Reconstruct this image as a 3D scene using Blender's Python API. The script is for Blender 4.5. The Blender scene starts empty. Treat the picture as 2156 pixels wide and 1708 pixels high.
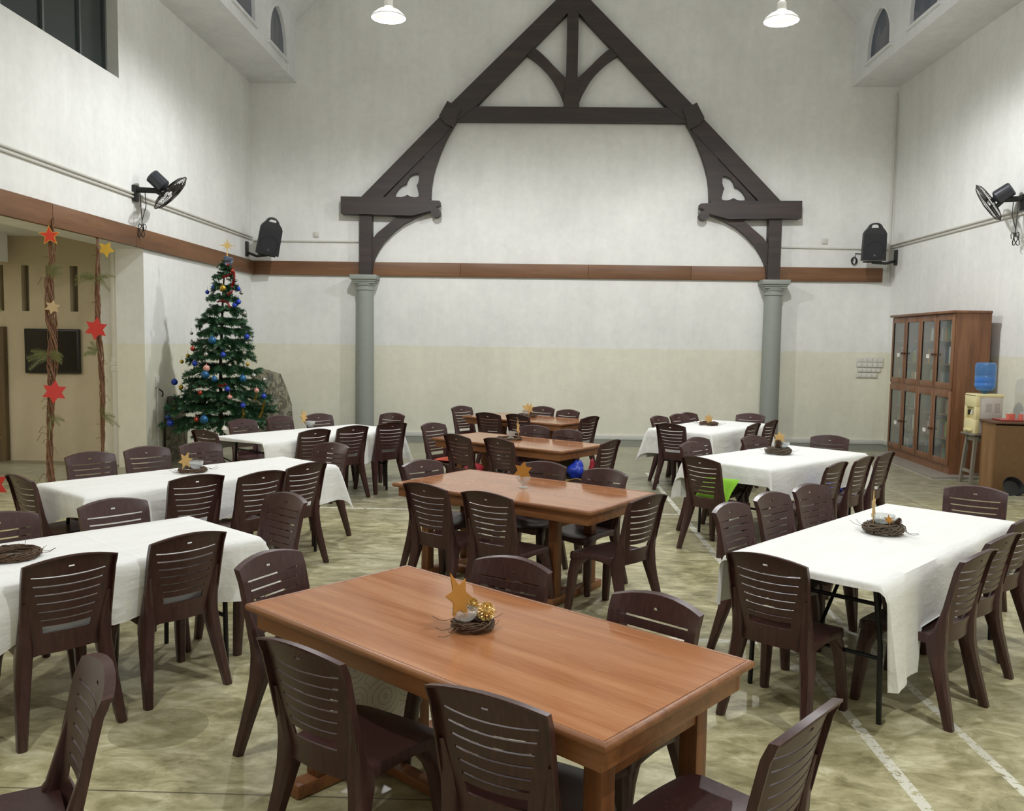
import bpy, bmesh, math, random
from math import sin, cos, pi, radians, sqrt, atan2, hypot
from mathutils import Vector, Matrix, geometry
SC = bpy.context.scene
COL = SC.collection
random.seed(7)

# ------------------------------------------------------------------ camera
F_PX, YAW, PITCH, ROLL, CAM_H = 1821.13, 0.027965, 0.074691, 0.014637, 1.88
cd = bpy.data.cameras.new('camera')
cam = bpy.data.objects.new('camera', cd)
COL.objects.link(cam)
cd.sensor_fit = 'HORIZONTAL'
cd.sensor_width = 36.0
cd.lens = F_PX / 2156 * 36.0
cd.clip_start = 0.05
fw = Vector((-sin(YAW) * cos(PITCH), cos(YAW) * cos(PITCH), -sin(PITCH)))
rt = Vector((cos(YAW), sin(YAW), 0))
up = rt.cross(fw)
r2 = rt * cos(ROLL) + up * sin(ROLL)
u2 = -rt * sin(ROLL) + up * cos(ROLL)
cam.matrix_world = Matrix(((r2.x, u2.x, -fw.x, 0), (r2.y, u2.y, -fw.y, 0), (r2.z, u2.z, -fw.z, CAM_H), (0, 0, 0, 1)))
SC.camera = cam

# ------------------------------------------------------------------ world, lamps, exposure
SC.view_settings.view_transform = 'Standard'
SC.view_settings.look = 'None'
SC.view_settings.gamma = 1.0
SC.view_settings.use_curve_mapping = False
SC.view_settings.exposure = 0.0
SC.cycles.max_bounces = 8
SC.cycles.diffuse_bounces = 5
SC.cycles.transparent_max_bounces = 12
SC.cycles.sample_clamp_indirect = 6.0
SC.cycles.caustics_reflective = False
SC.cycles.caustics_refractive = False
wd = bpy.data.worlds.new('world')
SC.world = wd
wd.use_nodes = True
wd.node_tree.nodes['Background'].inputs[0].default_value = (0.55, 0.6, 0.7, 1)
wd.node_tree.nodes['Background'].inputs[1].default_value = 0.03


LAMP_Z = 6.1
LAMP_P = 510.0
LAMP_COL = (0.965, 0.985, 1.0)
PENDANTS = [(-2.03, 11.7), (3.12, 11.75)]
# the hall's dish pendants: two in view at the back, two rows above and behind the camera
for x, y, p, bl in [(x, y, 0.95, 0.42) for x, y in PENDANTS] + [(-2.03, 6.7, 0.24, 0.9), (3.12, 6.7, 0.48, 0.5), (-2.03, 1.7, 0.60, 0.7), (3.12, 1.7, 0.88, 0.6)]:
    l = bpy.data.lights.new('hall_lamp', 'SPOT')
    l.energy = LAMP_P * p
    l.color = LAMP_COL
    l.shadow_soft_size = 0.06
    l.spot_size = radians(179.8)
    l.spot_blend = bl
    o = bpy.data.objects.new('hall_lamp', l)
    o.location = (x, y, LAMP_Z)
    COL.objects.link(o)
    # added omni fill above each pendant, lifts the upper walls
    g = bpy.data.lights.new('upper_wall_fill', 'POINT')
    g.energy = 56.0 * p
    g.color = LAMP_COL
    g.shadow_soft_size = 0.12
    o = bpy.data.objects.new('upper_wall_fill', g)
    o.location = (x, y, LAMP_Z + 0.45)
    COL.objects.link(o)
# unseen fill light added to brighten the side room beyond the left opening
l = bpy.data.lights.new('side_room_fill', 'POINT')
l.energy = 125.0
l.color = (1.0, 0.95, 0.86)
l.shadow_soft_size = 0.15
o = bpy.data.objects.new('side_room_fill', l)
o.location = (-8.6, 7.6, 3.0)
COL.objects.link(o)

# ------------------------------------------------------------------ materials
MATS = {}


def srgb(r, g, b):
    f = lambda c: (c / 255 / 12.92) if c / 255 <= 0.04045 else ((c / 255 + 0.055) / 1.055) ** 2.4
    return (f(r), f(g), f(b), 1)


class NT:
    def __init__(s, name):
        m = bpy.data.materials.new(name)
        m.use_nodes = True
        s.m = m
        s.t = m.node_tree
        s.b = s.t.nodes['Principled BSDF']

    def n(s, typ, **kw):
        nd = s.t.nodes.new(typ)
        for k, v in kw.items():
            setattr(nd, k, v)
        return nd

    def l(s, a, b):
        s.t.links.new(a, b)

    def math(s, op, a, b=None, c=None, clamp=False):
        nd = s.n('ShaderNodeMath', operation=op)
        nd.use_clamp = clamp
        for i, v in enumerate((a, b, c)):
            if v is None:
                continue
            if isinstance(v, (int, float)):
                nd.inputs[i].default_value = v
            else:
                s.l(v, nd.inputs[i])
        return nd.outputs[0]

    def mix(s, fac, a, b):
        nd = s.n('ShaderNodeMix', data_type='RGBA')
        for i, v in ((0, fac), (6, a), (7, b)):
            if isinstance(v, (int, float)):
                nd.inputs[i].default_value = v
            elif isinstance(v, tuple):
                nd.inputs[i].default_value = v
            else:
                s.l(v, nd.inputs[i])
        return nd.outputs[2]

    def noise(s, vec, scale, detail=4, rough=0.55, dist=0.0):
        nd = s.n('ShaderNodeTexNoise')
        nd.inputs['Scale'].default_value = scale
        nd.inputs['Detail'].default_value = detail
        nd.inputs['Roughness'].default_value = rough
        nd.inputs['Distortion'].default_value = dist
        s.l(vec, nd.inputs['Vector'])
        return nd.outputs['Fac']

    def ramp(s, fac, stops):
        nd = s.n('ShaderNodeValToRGB')
        el = nd.color_ramp.elements
        while len(el) > 1:
            el.remove(el[-1])
        el[0].position = stops[0][0]
        el[0].color = stops[0][1]
        for p, c in stops[1:]:
            e = el.new(p)
            e.color = c
        s.l(fac, nd.inputs[0])
        return nd.outputs[0]

    def mapping(s, vec, scale=(1, 1, 1), rot=(0, 0, 0)):
        nd = s.n('ShaderNodeMapping')
        nd.inputs['Scale'].default_value = scale
        nd.inputs['Rotation'].default_value = rot
        s.l(vec, nd.inputs['Vector'])
        return nd.outputs[0]

    def pos(s):
        return s.n('ShaderNodeNewGeometry').outputs['Position']

    def obj(s):
        return s.n('ShaderNodeTexCoord').outputs['Object']

    def bump(s, h, strength=0.2, dist=0.01):
        nd = s.n('ShaderNodeBump')
        nd.inputs['Strength'].default_value = strength
        nd.inputs['Distance'].default_value = dist
        s.l(h, nd.inputs['Height'])
        s.l(nd.outputs[0], s.b.inputs['Normal'])

    def set(s, **kw):
        for k, v in kw.items():
            k = k.replace('_', ' ')
            if k == 'base':
                k = 'Base Color'
            elif k == 'rough':
                k = 'Roughness'
            elif k == 'metal':
                k = 'Metallic'
            elif k == 'spec':
                k = 'Specular IOR Level'
            elif k == 'coat':
                k = 'Coat Weight'
            if isinstance(v, (int, float)) or isinstance(v, tuple):
                s.b.inputs[k].default_value = v
            else:
                s.l(v, s.b.inputs[k])


def simple(name, col, rough=0.5, metal=0.0, var=0.12, scale=30.0, bump=0.0, spec=0.5, coat=0.0):
    """plain coloured material with slight procedural unevenness"""
    if name in MATS:
        return MATS[name]
    t = NT(name)
    n = t.noise(t.obj(), scale, 3)
    a = tuple(c * (1 - var) for c in col[:3]) + (1,)
    b = tuple(min(1, c * (1 + var)) for c in col[:3]) + (1,)
    t.set(base=t.mix(n, a, b), rough=rough, metal=metal, spec=spec, coat=coat)
    if bump:
        t.bump(n, bump, 0.004)
    MATS[name] = t.m
    return t.m


def wall_mat(name, upper, lower, split):
    t = NT(name)
    p = t.pos()
    sep = t.n('ShaderNodeSeparateXYZ')
    t.l(p, sep.inputs[0])
    big = t.noise(p, 0.7, 5, 0.6)
    fine = t.noise(p, 9.0, 6, 0.65)
    streak = t.noise(t.mapping(p, (3.0, 3.0, 0.35)), 1.6, 5, 0.6)
    z = t.math('ADD', sep.outputs[2], t.math('MULTIPLY', t.math('SUBTRACT', fine, 0.5), 0.03))
    st = t.math('GREATER_THAN', z, split)
    col = t.mix(st, lower, upper)
    dirt = t.math('MULTIPLY', t.math('SUBTRACT', big, 0.5), 0.35)
    dirt = t.math('ADD', dirt, t.math('MULTIPLY', t.math('SUBTRACT', fine, 0.5), 0.18))
    dirt = t.math('ADD', dirt, t.math('MULTIPLY', t.math('SUBTRACT', streak, 0.5), 0.16))
    mul = t.math('ADD', 0.97, dirt)
    # scattered scuff marks
    sc = t.noise(t.mapping(p, (1.0, 1.0, 2.5)), 14.0, 3, 0.7)
    area = t.noise(p, 1.1, 2)
    scuff = t.math('MULTIPLY', t.math('GREATER_THAN', sc, 0.73), t.math('GREATER_THAN', area, 0.56))
    mul = t.math('SUBTRACT', mul, t.math('MULTIPLY', scuff, 0.25))
    vm = t.n('ShaderNodeVectorMath', operation='SCALE')
    t.l(col, vm.inputs[0])
    t.l(mul, vm.inputs[3])
    t.set(base=vm.outputs[0], rough=0.75, spec=0.25)
    t.bump(fine, 0.12, 0.01)
    return t.m


M_WALL = wall_mat('painted_plaster', srgb(232, 232, 228), srgb(229, 226, 208), 1.76)
M_CEIL = wall_mat('ceiling_plaster', srgb(236, 237, 238), srgb(236, 237, 238), 0)
M_BEIGE = wall_mat('beige_plaster', srgb(200, 187, 160), srgb(200, 187, 160), 0)


def floor_mat():
    t = NT('polished_concrete')
    p = t.pos()
    sep = t.n('ShaderNodeSeparateXYZ')
    t.l(p, sep.inputs[0])
    X, Y = sep.outputs[0], sep.outputs[1]
    big = t.noise(p, 0.55, 4, 0.55)
    sw = t.noise(t.mapping(p, (1.0, 1.9, 1.0), (0, 0, 0.25)), 4.2, 9, 0.7, 0.6)
    fine = t.noise(p, 16.0, 5, 0.7)
    f = t.math('ADD', t.math('MULTIPLY', sw, 0.62), t.math('MULTIPLY', big, 0.28))
    f = t.math('ADD', f, t.math('MULTIPLY', fine, 0.14))
    col = t.ramp(f, [(0.38, srgb(118, 111, 78)), (0.46, srgb(158, 150, 112)), (0.54, srgb(188, 180, 140)), (0.64, srgb(222, 216, 182))])
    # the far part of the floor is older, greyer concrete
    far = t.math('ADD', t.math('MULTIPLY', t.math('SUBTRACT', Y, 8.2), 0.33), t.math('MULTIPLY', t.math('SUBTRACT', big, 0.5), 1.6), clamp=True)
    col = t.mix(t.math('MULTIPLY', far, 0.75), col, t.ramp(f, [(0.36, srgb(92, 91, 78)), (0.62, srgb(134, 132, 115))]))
    # round darker patch
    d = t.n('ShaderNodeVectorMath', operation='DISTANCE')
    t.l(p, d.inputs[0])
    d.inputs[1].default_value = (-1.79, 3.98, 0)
    dark_spot = t.math('LESS_THAN', t.math('ADD', d.outputs['Value'], t.math('MULTIPLY', big, 0.12)), 0.29)
    col = t.mix(t.math('MULTIPLY', dark_spot, 0.35), col, srgb(84, 76, 54))
    wear = t.math('GREATER_THAN', t.noise(p, 22.0, 5, 0.75), 0.45)
    wear2 = t.math('GREATER_THAN', t.noise(p, 3.0, 4, 0.7), 0.36)

    def line(a, b, c, half, lo, hi, axis):
        # |a x + b y + c| < half, between lo and hi along the axis
        v = t.math('ADD', t.math('ADD', t.math('MULTIPLY', X, a), t.math('MULTIPLY', Y, b)), c)
        m = t.math('LESS_THAN', t.math('ABSOLUTE', v), half)
        ax = (X, Y)[axis]
        m = t.math('MULTIPLY', m, t.math('GREATER_THAN', ax, lo))
        return t.math('MULTIPLY', m, t.math('LESS_THAN', ax, hi))

    paint = None
    for ln in [(1, 0, -1.62, 0.028, -1, 12.5, 1), (1, 0, -2.10, 0.024, -1, 12.5, 1),
               (0, 1, -9.45, 0.03, -5.4, 1.62, 0), (0.05, 1, -5.46, 0.03, -0.2, 1.62, 0)]:
        m = line(*ln)
        paint = m if paint is None else t.math('MAXIMUM', paint, m)
    paint = t.math('MULTIPLY', t.math('MULTIPLY', paint, wear), wear2)
    col = t.mix(t.math('MULTIPLY', paint, 0.92), col, srgb(236, 234, 218))
    joint = None
    for ln in [(0, 1, -7.43, 0.006, -5.5, 6.6, 0), (0, 1, -11.4, 0.006, -5.5, 6.6, 0), (0, 1, -3.4, 0.005, -5.5, 6.6, 0), (1, 0, 3.4, 0.006, -1, 15.6, 1), (1, 0, -4.6, 0.006, -1, 15.6, 1)]:
        m = line(*ln)
        joint = m if joint is None else t.math('MAXIMUM', joint, m)
    col = t.mix(t.math('MULTIPLY', joint, 0.7), col, srgb(58, 54, 42))
    # painted dark green-grey border at the far wall
    band = t.math('GREATER_THAN', t.math('ADD', Y, t.math('MULTIPLY', fine, 0.03)), 15.55)
    col = t.mix(band, col, srgb(88, 92, 82))
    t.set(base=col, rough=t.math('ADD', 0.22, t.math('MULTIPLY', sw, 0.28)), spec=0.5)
    t.bump(fine, 0.05, 0.004)
    return t.m


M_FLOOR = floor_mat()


def wood_mat(name, dark, mid, light, rough=0.35, axis=0, scale=1.0, scratches=False, coat=0.0, spec=0.5):
    t = NT(name)
    o = t.obj()
    rnd = t.n('ShaderNodeObjectInfo').outputs['Random']
    ad = t.n('ShaderNodeVectorMath', operation='ADD')
    t.l(o, ad.inputs[0])
    cmb = t.n('ShaderNodeCombineXYZ')
    t.l(t.math('MULTIPLY', rnd, 13.0), cmb.inputs[0])
    t.l(t.math('MULTIPLY', rnd, 7.0), cmb.inputs[1])
    t.l(cmb.outputs[0], ad.inputs[1])
    s = [9.0, 9.0, 9.0]
    s[axis] = 0.6
    v = t.mapping(ad.outputs[0], tuple(k * scale for k in s))
    g = t.noise(v, 1.5, 7, 0.62, 0.6)
    fine = t.noise(t.mapping(ad.outputs[0], tuple(k * scale * 5 for k in s)), 2.0, 3, 0.6)
    f = t.math('ADD', t.math('MULTIPLY', g, 0.8), t.math('MULTIPLY', fine, 0.2))
    col = t.ramp(f, [(0.32, dark), (0.5, mid), (0.68, light)])
    if scratches:
        sc = None
        for ang, sz in ((0.5, 1.0), (-0.7, 1.3), (1.4, 0.8)):
            vv = t.mapping(ad.outputs[0], (1.6 * sz, 55.0 * sz, 1.0), (0, 0, ang))
            m = t.math('GREATER_THAN', t.noise(vv, 1.6, 2, 0.5), 0.745)
            sc = m if sc is None else t.math('MAXIMUM', sc, m)
        col = t.mix(t.math('MULTIPLY', sc, 0.35), col, srgb(214, 176, 140))
    t.set(base=col, rough=t.math('ADD', rough, t.math('MULTIPLY', t.math('SUBTRACT', g, 0.5), 0.15)), coat=coat, spec=spec)
    t.bump(f, 0.05, 0.002)
    return t.m


M_TABLE = wood_mat('varnished_table_wood', srgb(152, 98, 64), srgb(173, 116, 77), srgb(190, 135, 95), 0.13, 0, 0.8, True, 0.0)
M_TABLE2 = wood_mat('table_frame_wood', srgb(112, 70, 42), srgb(142, 92, 56), srgb(164, 112, 72), 0.42, 0, 1.0)
M_LEGW = wood_mat('table_leg_wood', srgb(96, 56, 32), srgb(122, 76, 44), srgb(142, 92, 56), 0.45, 2, 1.0)
M_TRUSS = wood_mat('dark_stained_timber', srgb(44, 36, 34), srgb(58, 48, 45), srgb(72, 59, 54), 0.55, 0, 0.5)
M_TRIM = wood_mat('brown_board', srgb(93, 63, 40), srgb(115, 79, 51), srgb(133, 95, 64), 0.5, 0, 0.4)
M_TRIMY = wood_mat('brown_board_lengthwise', srgb(93, 63, 40), srgb(115, 79, 51), srgb(133, 95, 64), 0.5, 1, 0.4)
M_CASE = wood_mat('bookcase_wood', srgb(98, 63, 41), srgb(122, 81, 54), srgb(144, 101, 69), 0.4, 2, 0.8)
M_PLY = wood_mat('plywood', srgb(112, 80, 48), srgb(136, 100, 62), srgb(156, 120, 80), 0.55, 2, 0.8)
M_DOORW = wood_mat('olive_door_wood', srgb(76, 60, 38), srgb(98, 80, 52), srgb(116, 98, 66), 0.5, 2, 0.6)
M_STOOLW = wood_mat('grey_worn_wood', srgb(98, 92, 80), srgb(124, 118, 104), srgb(146, 140, 126), 0.6, 2, 1.0)


def chair_mat():
    t = NT('maroon_moulded_plastic')
    o = t.obj()
    g = t.noise(t.mapping(o, (30.0, 30.0, 2.5)), 2.0, 5, 0.6)
    rnd = t.n('ShaderNodeObjectInfo').outputs['Random']
    t.set(base=t.ramp(g, [(0.3, srgb(54, 32, 31)), (0.55, srgb(67, 40, 38)), (0.75, srgb(80, 49, 47))]), rough=t.math('ADD', 0.27, t.math('MULTIPLY', g, 0.16)), spec=0.5)
    t.bump(g, 0.06, 0.002)
    return t.m


M_CHAIR = chair_mat()


def cloth_mat():
    t = NT('white_cotton')
    o = t.obj()
    big = t.noise(t.mapping(o, (1.2, 5.0, 3.0)), 1.6, 4, 0.55)
    fine = t.noise(o, 26.0, 4, 0.6)
    sep = t.n('ShaderNodeSeparateXYZ')
    t.l(o, sep.inputs[0])
    # ironed fold lines across the cloth
    fx = t.math('PINGPONG', t.math('ADD', sep.outputs[0], 5.0), 0.27)
    fy = t.math('PINGPONG', t.math('ADD', sep.outputs[1], 5.0), 0.31)
    cr = t.math('SUBTRACT', 1.0, t.math('MINIMUM', t.math('MULTIPLY', fx, 45.0), 1.0), clamp=True)
    cr2 = t.math('SUBTRACT', 1.0, t.math('MINIMUM', t.math('MULTIPLY', fy, 45.0), 1.0), clamp=True)
    h = t.math('ADD', t.math('MULTIPLY', big, 2.2), t.math('MULTIPLY', fine, 0.10))
    h = t.math('ADD', h, t.math('MULTIPLY', t.math('MAXIMUM', cr, cr2), 0.16))
    t.set(base=t.mix(big, srgb(232, 232, 228), srgb(246, 246, 243)), rough=0.85, spec=0.15)
    t.bump(h, 0.6, 0.016)
    return t.m


M_CLOTH = cloth_mat()


def thin_glass(name, tint, gloss=0.12, rough=0.02, body=None):
    t = NT(name)
    out = t.t.nodes['Material Output']
    tr = t.n('ShaderNodeBsdfTransparent')
    tr.inputs[0].default_value = tint
    gl = t.n('ShaderNodeBsdfGlossy')
    gl.inputs[0].default_value = (1, 1, 1, 1)
    gl.inputs['Roughness'].default_value = rough
    lw = t.n('ShaderNodeLayerWeight')
    lw.inputs[0].default_value = 0.5
    ms = t.n('ShaderNodeMixShader')
    fr = t.math('ADD', t.math('MULTIPLY', t.math('POWER', lw.outputs['Facing'], 4.0), 0.7), gloss, clamp=True)
    t.l(fr, ms.inputs[0])
    t.l(tr.outputs[0], ms.inputs[1])
    t.l(gl.outputs[0], ms.inputs[2])
    last = ms.outputs[0]
    if body:
        df = t.n('ShaderNodeBsdfDiffuse')
        df.inputs[0].default_value = body[0]
        m2 = t.n('ShaderNodeMixShader')
        m2.inputs[0].default_value = body[1]
        t.l(last, m2.inputs[1])
        t.l(df.outputs[0], m2.inputs[2])
        last = m2.outputs[0]
    t.l(last, out.inputs[0])
    return t.m


M_PANE = thin_glass('cabinet_glass', (0.94, 0.97, 0.96, 1), 0.05, 0.0, ((.6, .66, .64, 1), 0.05))
M_GLASS = thin_glass('clear_glass', (0.93, 0.95, 0.95, 1), 0.13, 0.03, ((.9, .92, .92, 1), 0.15))
M_BOTTLE = thin_glass('blue_bottle_plastic', (0.45, 0.70, 0.95, 1), 0.06, 0.12, (srgb(110, 170, 230), 0.28))
t = NT('blue_water')
t.set(base=srgb(60, 140, 214), rough=0.12)
M_WATER = t.m


def stained_mat(name, a, b, scale):
    t = NT(name)
    o = t.pos()
    vo = t.n('ShaderNodeTexVoronoi')
    vo.inputs['Scale'].default_value = scale
    t.l(t.mapping(o, (1, 1, 0.6)), vo.inputs['Vector'])
    sep = t.n('ShaderNodeSeparateColor')
    t.l(vo.outputs['Color'], sep.inputs[0])
    t.set(base=t.mix(sep.outputs[0], a, b), rough=0.25, spec=0.5)
    return t.m


M_STAINED = stained_mat('stained_glass_at_night', srgb(62, 74, 92), srgb(104, 104, 116), 5.0)
M_DARKGLASS = simple('dark_window_glass', srgb(44, 52, 52), 0.18, 0, 0.2, 2.0)
M_WINFRAME = simple('grey_window_frame', srgb(92, 96, 94), 0.5)
M_COLUMN = simple('grey_painted_column', srgb(146, 150, 143), 0.55, 0, 0.06, 8.0, 0.05)
M_WHITE = simple('white_paint', srgb(214, 212, 204), 0.5, 0, 0.05, 10)
M_DRAIN = simple('glossy_white_drain_paint', srgb(246, 246, 242), 0.35, 0, 0.03, 6)
M_PVC = simple('white_pvc', srgb(206, 203, 194), 0.4, 0, 0.06, 6)
M_BLACK = simple('black_plastic', srgb(26, 26, 27), 0.45, 0, 0.15, 40)
M_BLACKG = simple('black_screen_glass', srgb(14, 15, 16), 0.12, 0, 0.1)
M_FAN = simple('dark_fan_metal', srgb(44, 40, 36), 0.35, 0.6, 0.1, 20)
M_BLADE = simple('brown_fan_blade', srgb(52, 42, 34), 0.4, 0.0, 0.1, 20)
M_MOTOR = simple('slate_motor_housing', srgb(58, 60, 66), 0.3, 0.2, 0.1, 20)
M_TUBE = simple('black_steel_tube', srgb(22, 22, 23), 0.4, 0.3, 0.1)
M_TOPBOARD = simple('dark_laminate_board', srgb(34, 30, 28), 0.5)
M_KNOB = simple('brown_knob', srgb(82, 46, 28), 0.35)
M_CREAM = simple('cream_plastic', srgb(222, 210, 160), 0.35, 0, 0.05, 6)
M_GREYP = simple('pale_grey_plastic', srgb(190, 184, 178), 0.4, 0, 0.05, 6)
M_TWIG = simple('dry_twig', srgb(92, 70, 52), 0.8, 0, 0.35, 60)
M_TWIGG = simple('grey_brown_twig', srgb(104, 90, 74), 0.8, 0, 0.35, 60)
M_VINE = simple('dry_vine', srgb(122, 86, 62), 0.8, 0, 0.3, 40)
M_FERN = simple('faded_fern', srgb(118, 122, 76), 0.7, 0, 0.3, 30)
M_NEEDLE = simple('green_pine_needles', srgb(46, 86, 54), 0.5, 0, 0.5, 9)
M_TRUNK = simple('brown_tree_stem', srgb(52, 44, 34), 0.8)
M_GOLDCARD = simple('gold_card', srgb(190, 130, 52), 0.42, 0.35, 0.08, 12)
M_PALEGOLD = simple('pale_gold_card', srgb(206, 168, 106), 0.6, 0.1, 0.08, 12)
M_GOLD = simple('gold_lacquer', srgb(220, 188, 122), 0.3, 0.85, 0.15, 90)
M_REDSTAR = simple('red_card', srgb(204, 56, 48), 0.5, 0, 0.06)
M_ORANGERED = simple('orange_red_card', srgb(226, 66, 40), 0.5, 0, 0.06)
M_YELLOW = simple('yellow_card', srgb(222, 178, 52), 0.5, 0, 0.06)
M_BEIGESTAR = simple('beige_card', srgb(196, 168, 124), 0.6, 0, 0.06)
M_ENAMEL = simple('white_enamel', srgb(236, 236, 230), 0.4, 0, 0.02)
M_BROWN_CONE = simple('brown_cone', srgb(84, 60, 40), 0.7, 0, 0.3, 50)
M_ROPE = simple('straw_rope', srgb(150, 128, 74), 0.8, 0, 0.25, 60)
M_LIME = simple('lime_green_fabric', srgb(136, 196, 44), 0.8, 0, 0.12, 14, 0.2)
M_BLUEBAG = simple('blue_bag_plastic', srgb(44, 72, 200), 0.3, 0, 0.2, 12, 0.2)
M_REDBAG = simple('red_fabric', srgb(176, 40, 52), 0.6, 0, 0.2, 12)
M_CORAL = simple('coral_cushion_fabric', srgb(214, 96, 70), 0.8, 0, 0.1, 12)
M_OLIVE = simple('olive_sack_cloth', srgb(112, 108, 84), 0.9, 0, 0.15, 12)
M_PINK = simple('pink_tray_plastic', srgb(176, 98, 92), 0.4, 0, 0.06)
M_REDSWEET = simple('red_print_paper', srgb(214, 76, 60), 0.5, 0, 0.3, 60)
M_PAPER = simple('white_paper', srgb(226, 224, 216), 0.7, 0, 0.05)
M_DARKSPK = simple('speaker_grey_black', srgb(40, 41, 42), 0.6, 0, 0.12, 60)
t = NT('lamp_bulb_glow')
t.set(base=(1, 1, 1, 1), Emission_Color=(1.0, 0.97, 0.9, 1), Emission_Strength=40.0)
M_BULB = t.m


def rock_mat():
    t = NT('painted_rock_paper')
    o = t.obj()
    a = t.noise(o, 3.0, 6, 0.7, 1.2)
    b = t.noise(t.mapping(o, (1.6, 1.6, .9)), 5.0, 6, 0.75, 1.6)
    col = t.ramp(a, [(0.3, srgb(98, 102, 98)), (0.5, srgb(146, 140, 116)), (0.68, srgb(112, 114, 110))])
    dk = t.math('GREATER_THAN', b, 0.52)
    t.set(base=t.mix(t.math('MULTIPLY', dk, 0.75), col, srgb(64, 58, 48)), rough=0.8)
    t.bump(a, 0.6, 0.05)
    return t.m


M_ROCK = rock_mat()


def circle_cloth_mat():
    t = NT('white_cloth_with_circles')
    o = t.obj()
    vo = t.n('ShaderNodeTexVoronoi')
    vo.inputs['Scale'].default_value = 6.5
    vo.inputs['Randomness'].default_value = 0.25
    t.l(o, vo.inputs['Vector'])
    d = vo.outputs['Distance']
    r = t.math('ABSOLUTE', t.math('SUBTRACT', t.math('PINGPONG', d, 0.16), 0.08))
    ring = t.math('LESS_THAN', r, 0.012)
    t.set(base=t.mix(t.math('MULTIPLY', ring, 0.5), srgb(240, 237, 228), srgb(150, 138, 118)), rough=0.8)
    return t.m


M_CIRCLE = circle_cloth_mat()


def striped_mat():
    t = NT('red_and_white_striped_bauble')
    sep = t.n('ShaderNodeSeparateXYZ')
    t.l(t.obj(), sep.inputs[0])
    s = t.math('GREATER_THAN', t.math('SINE', t.math('MULTIPLY', t.math('ADD', sep.outputs[2], t.math('MULTIPLY', sep.outputs[0], 0.5)), 330.0)), 0.0)
    t.set(base=t.mix(s, srgb(190, 50, 44), srgb(226, 214, 200)), rough=0.3)
    return t.m


M_BAUBLE = {
    'blue': simple('blue_bauble', srgb(40, 66, 172), 0.18, 0.35, 0.1), 'teal': simple('teal_bauble', srgb(34, 92, 136), 0.3, 0.3, 0.25, 50),
    'gold': simple('gold_bauble', srgb(192, 158, 62), 0.2, 0.8, 0.1), 'silver': simple('silver_bauble', srgb(186, 186, 182), 0.15, 0.9, 0.1),
    'red': simple('copper_red_bauble', srgb(164, 62, 42), 0.25, 0.5, 0.1), 'striped': striped_mat(), 'purple': simple('purple_bauble', srgb(104, 48, 112), 0.25, 0.4, 0.1),
    'white': simple('white_bauble', srgb(228, 220, 206), 0.4, 0, 0.05)}
BOOKM = [simple('book_cover_' + n, srgb(*c), 0.6, 0, 0.15, 20) for n, c in
         [('cream', (196, 186, 160)), ('green', (92, 120, 96)), ('slate', (84, 96, 108)), ('red', (140, 60, 52)), ('white', (206, 204, 196)), ('ochre', (176, 134, 62)),
          ('navy', (54, 62, 96)), ('lime', (150, 160, 70)), ('plum', (110, 70, 96)), ('grey', (140, 142, 138))]]


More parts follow.
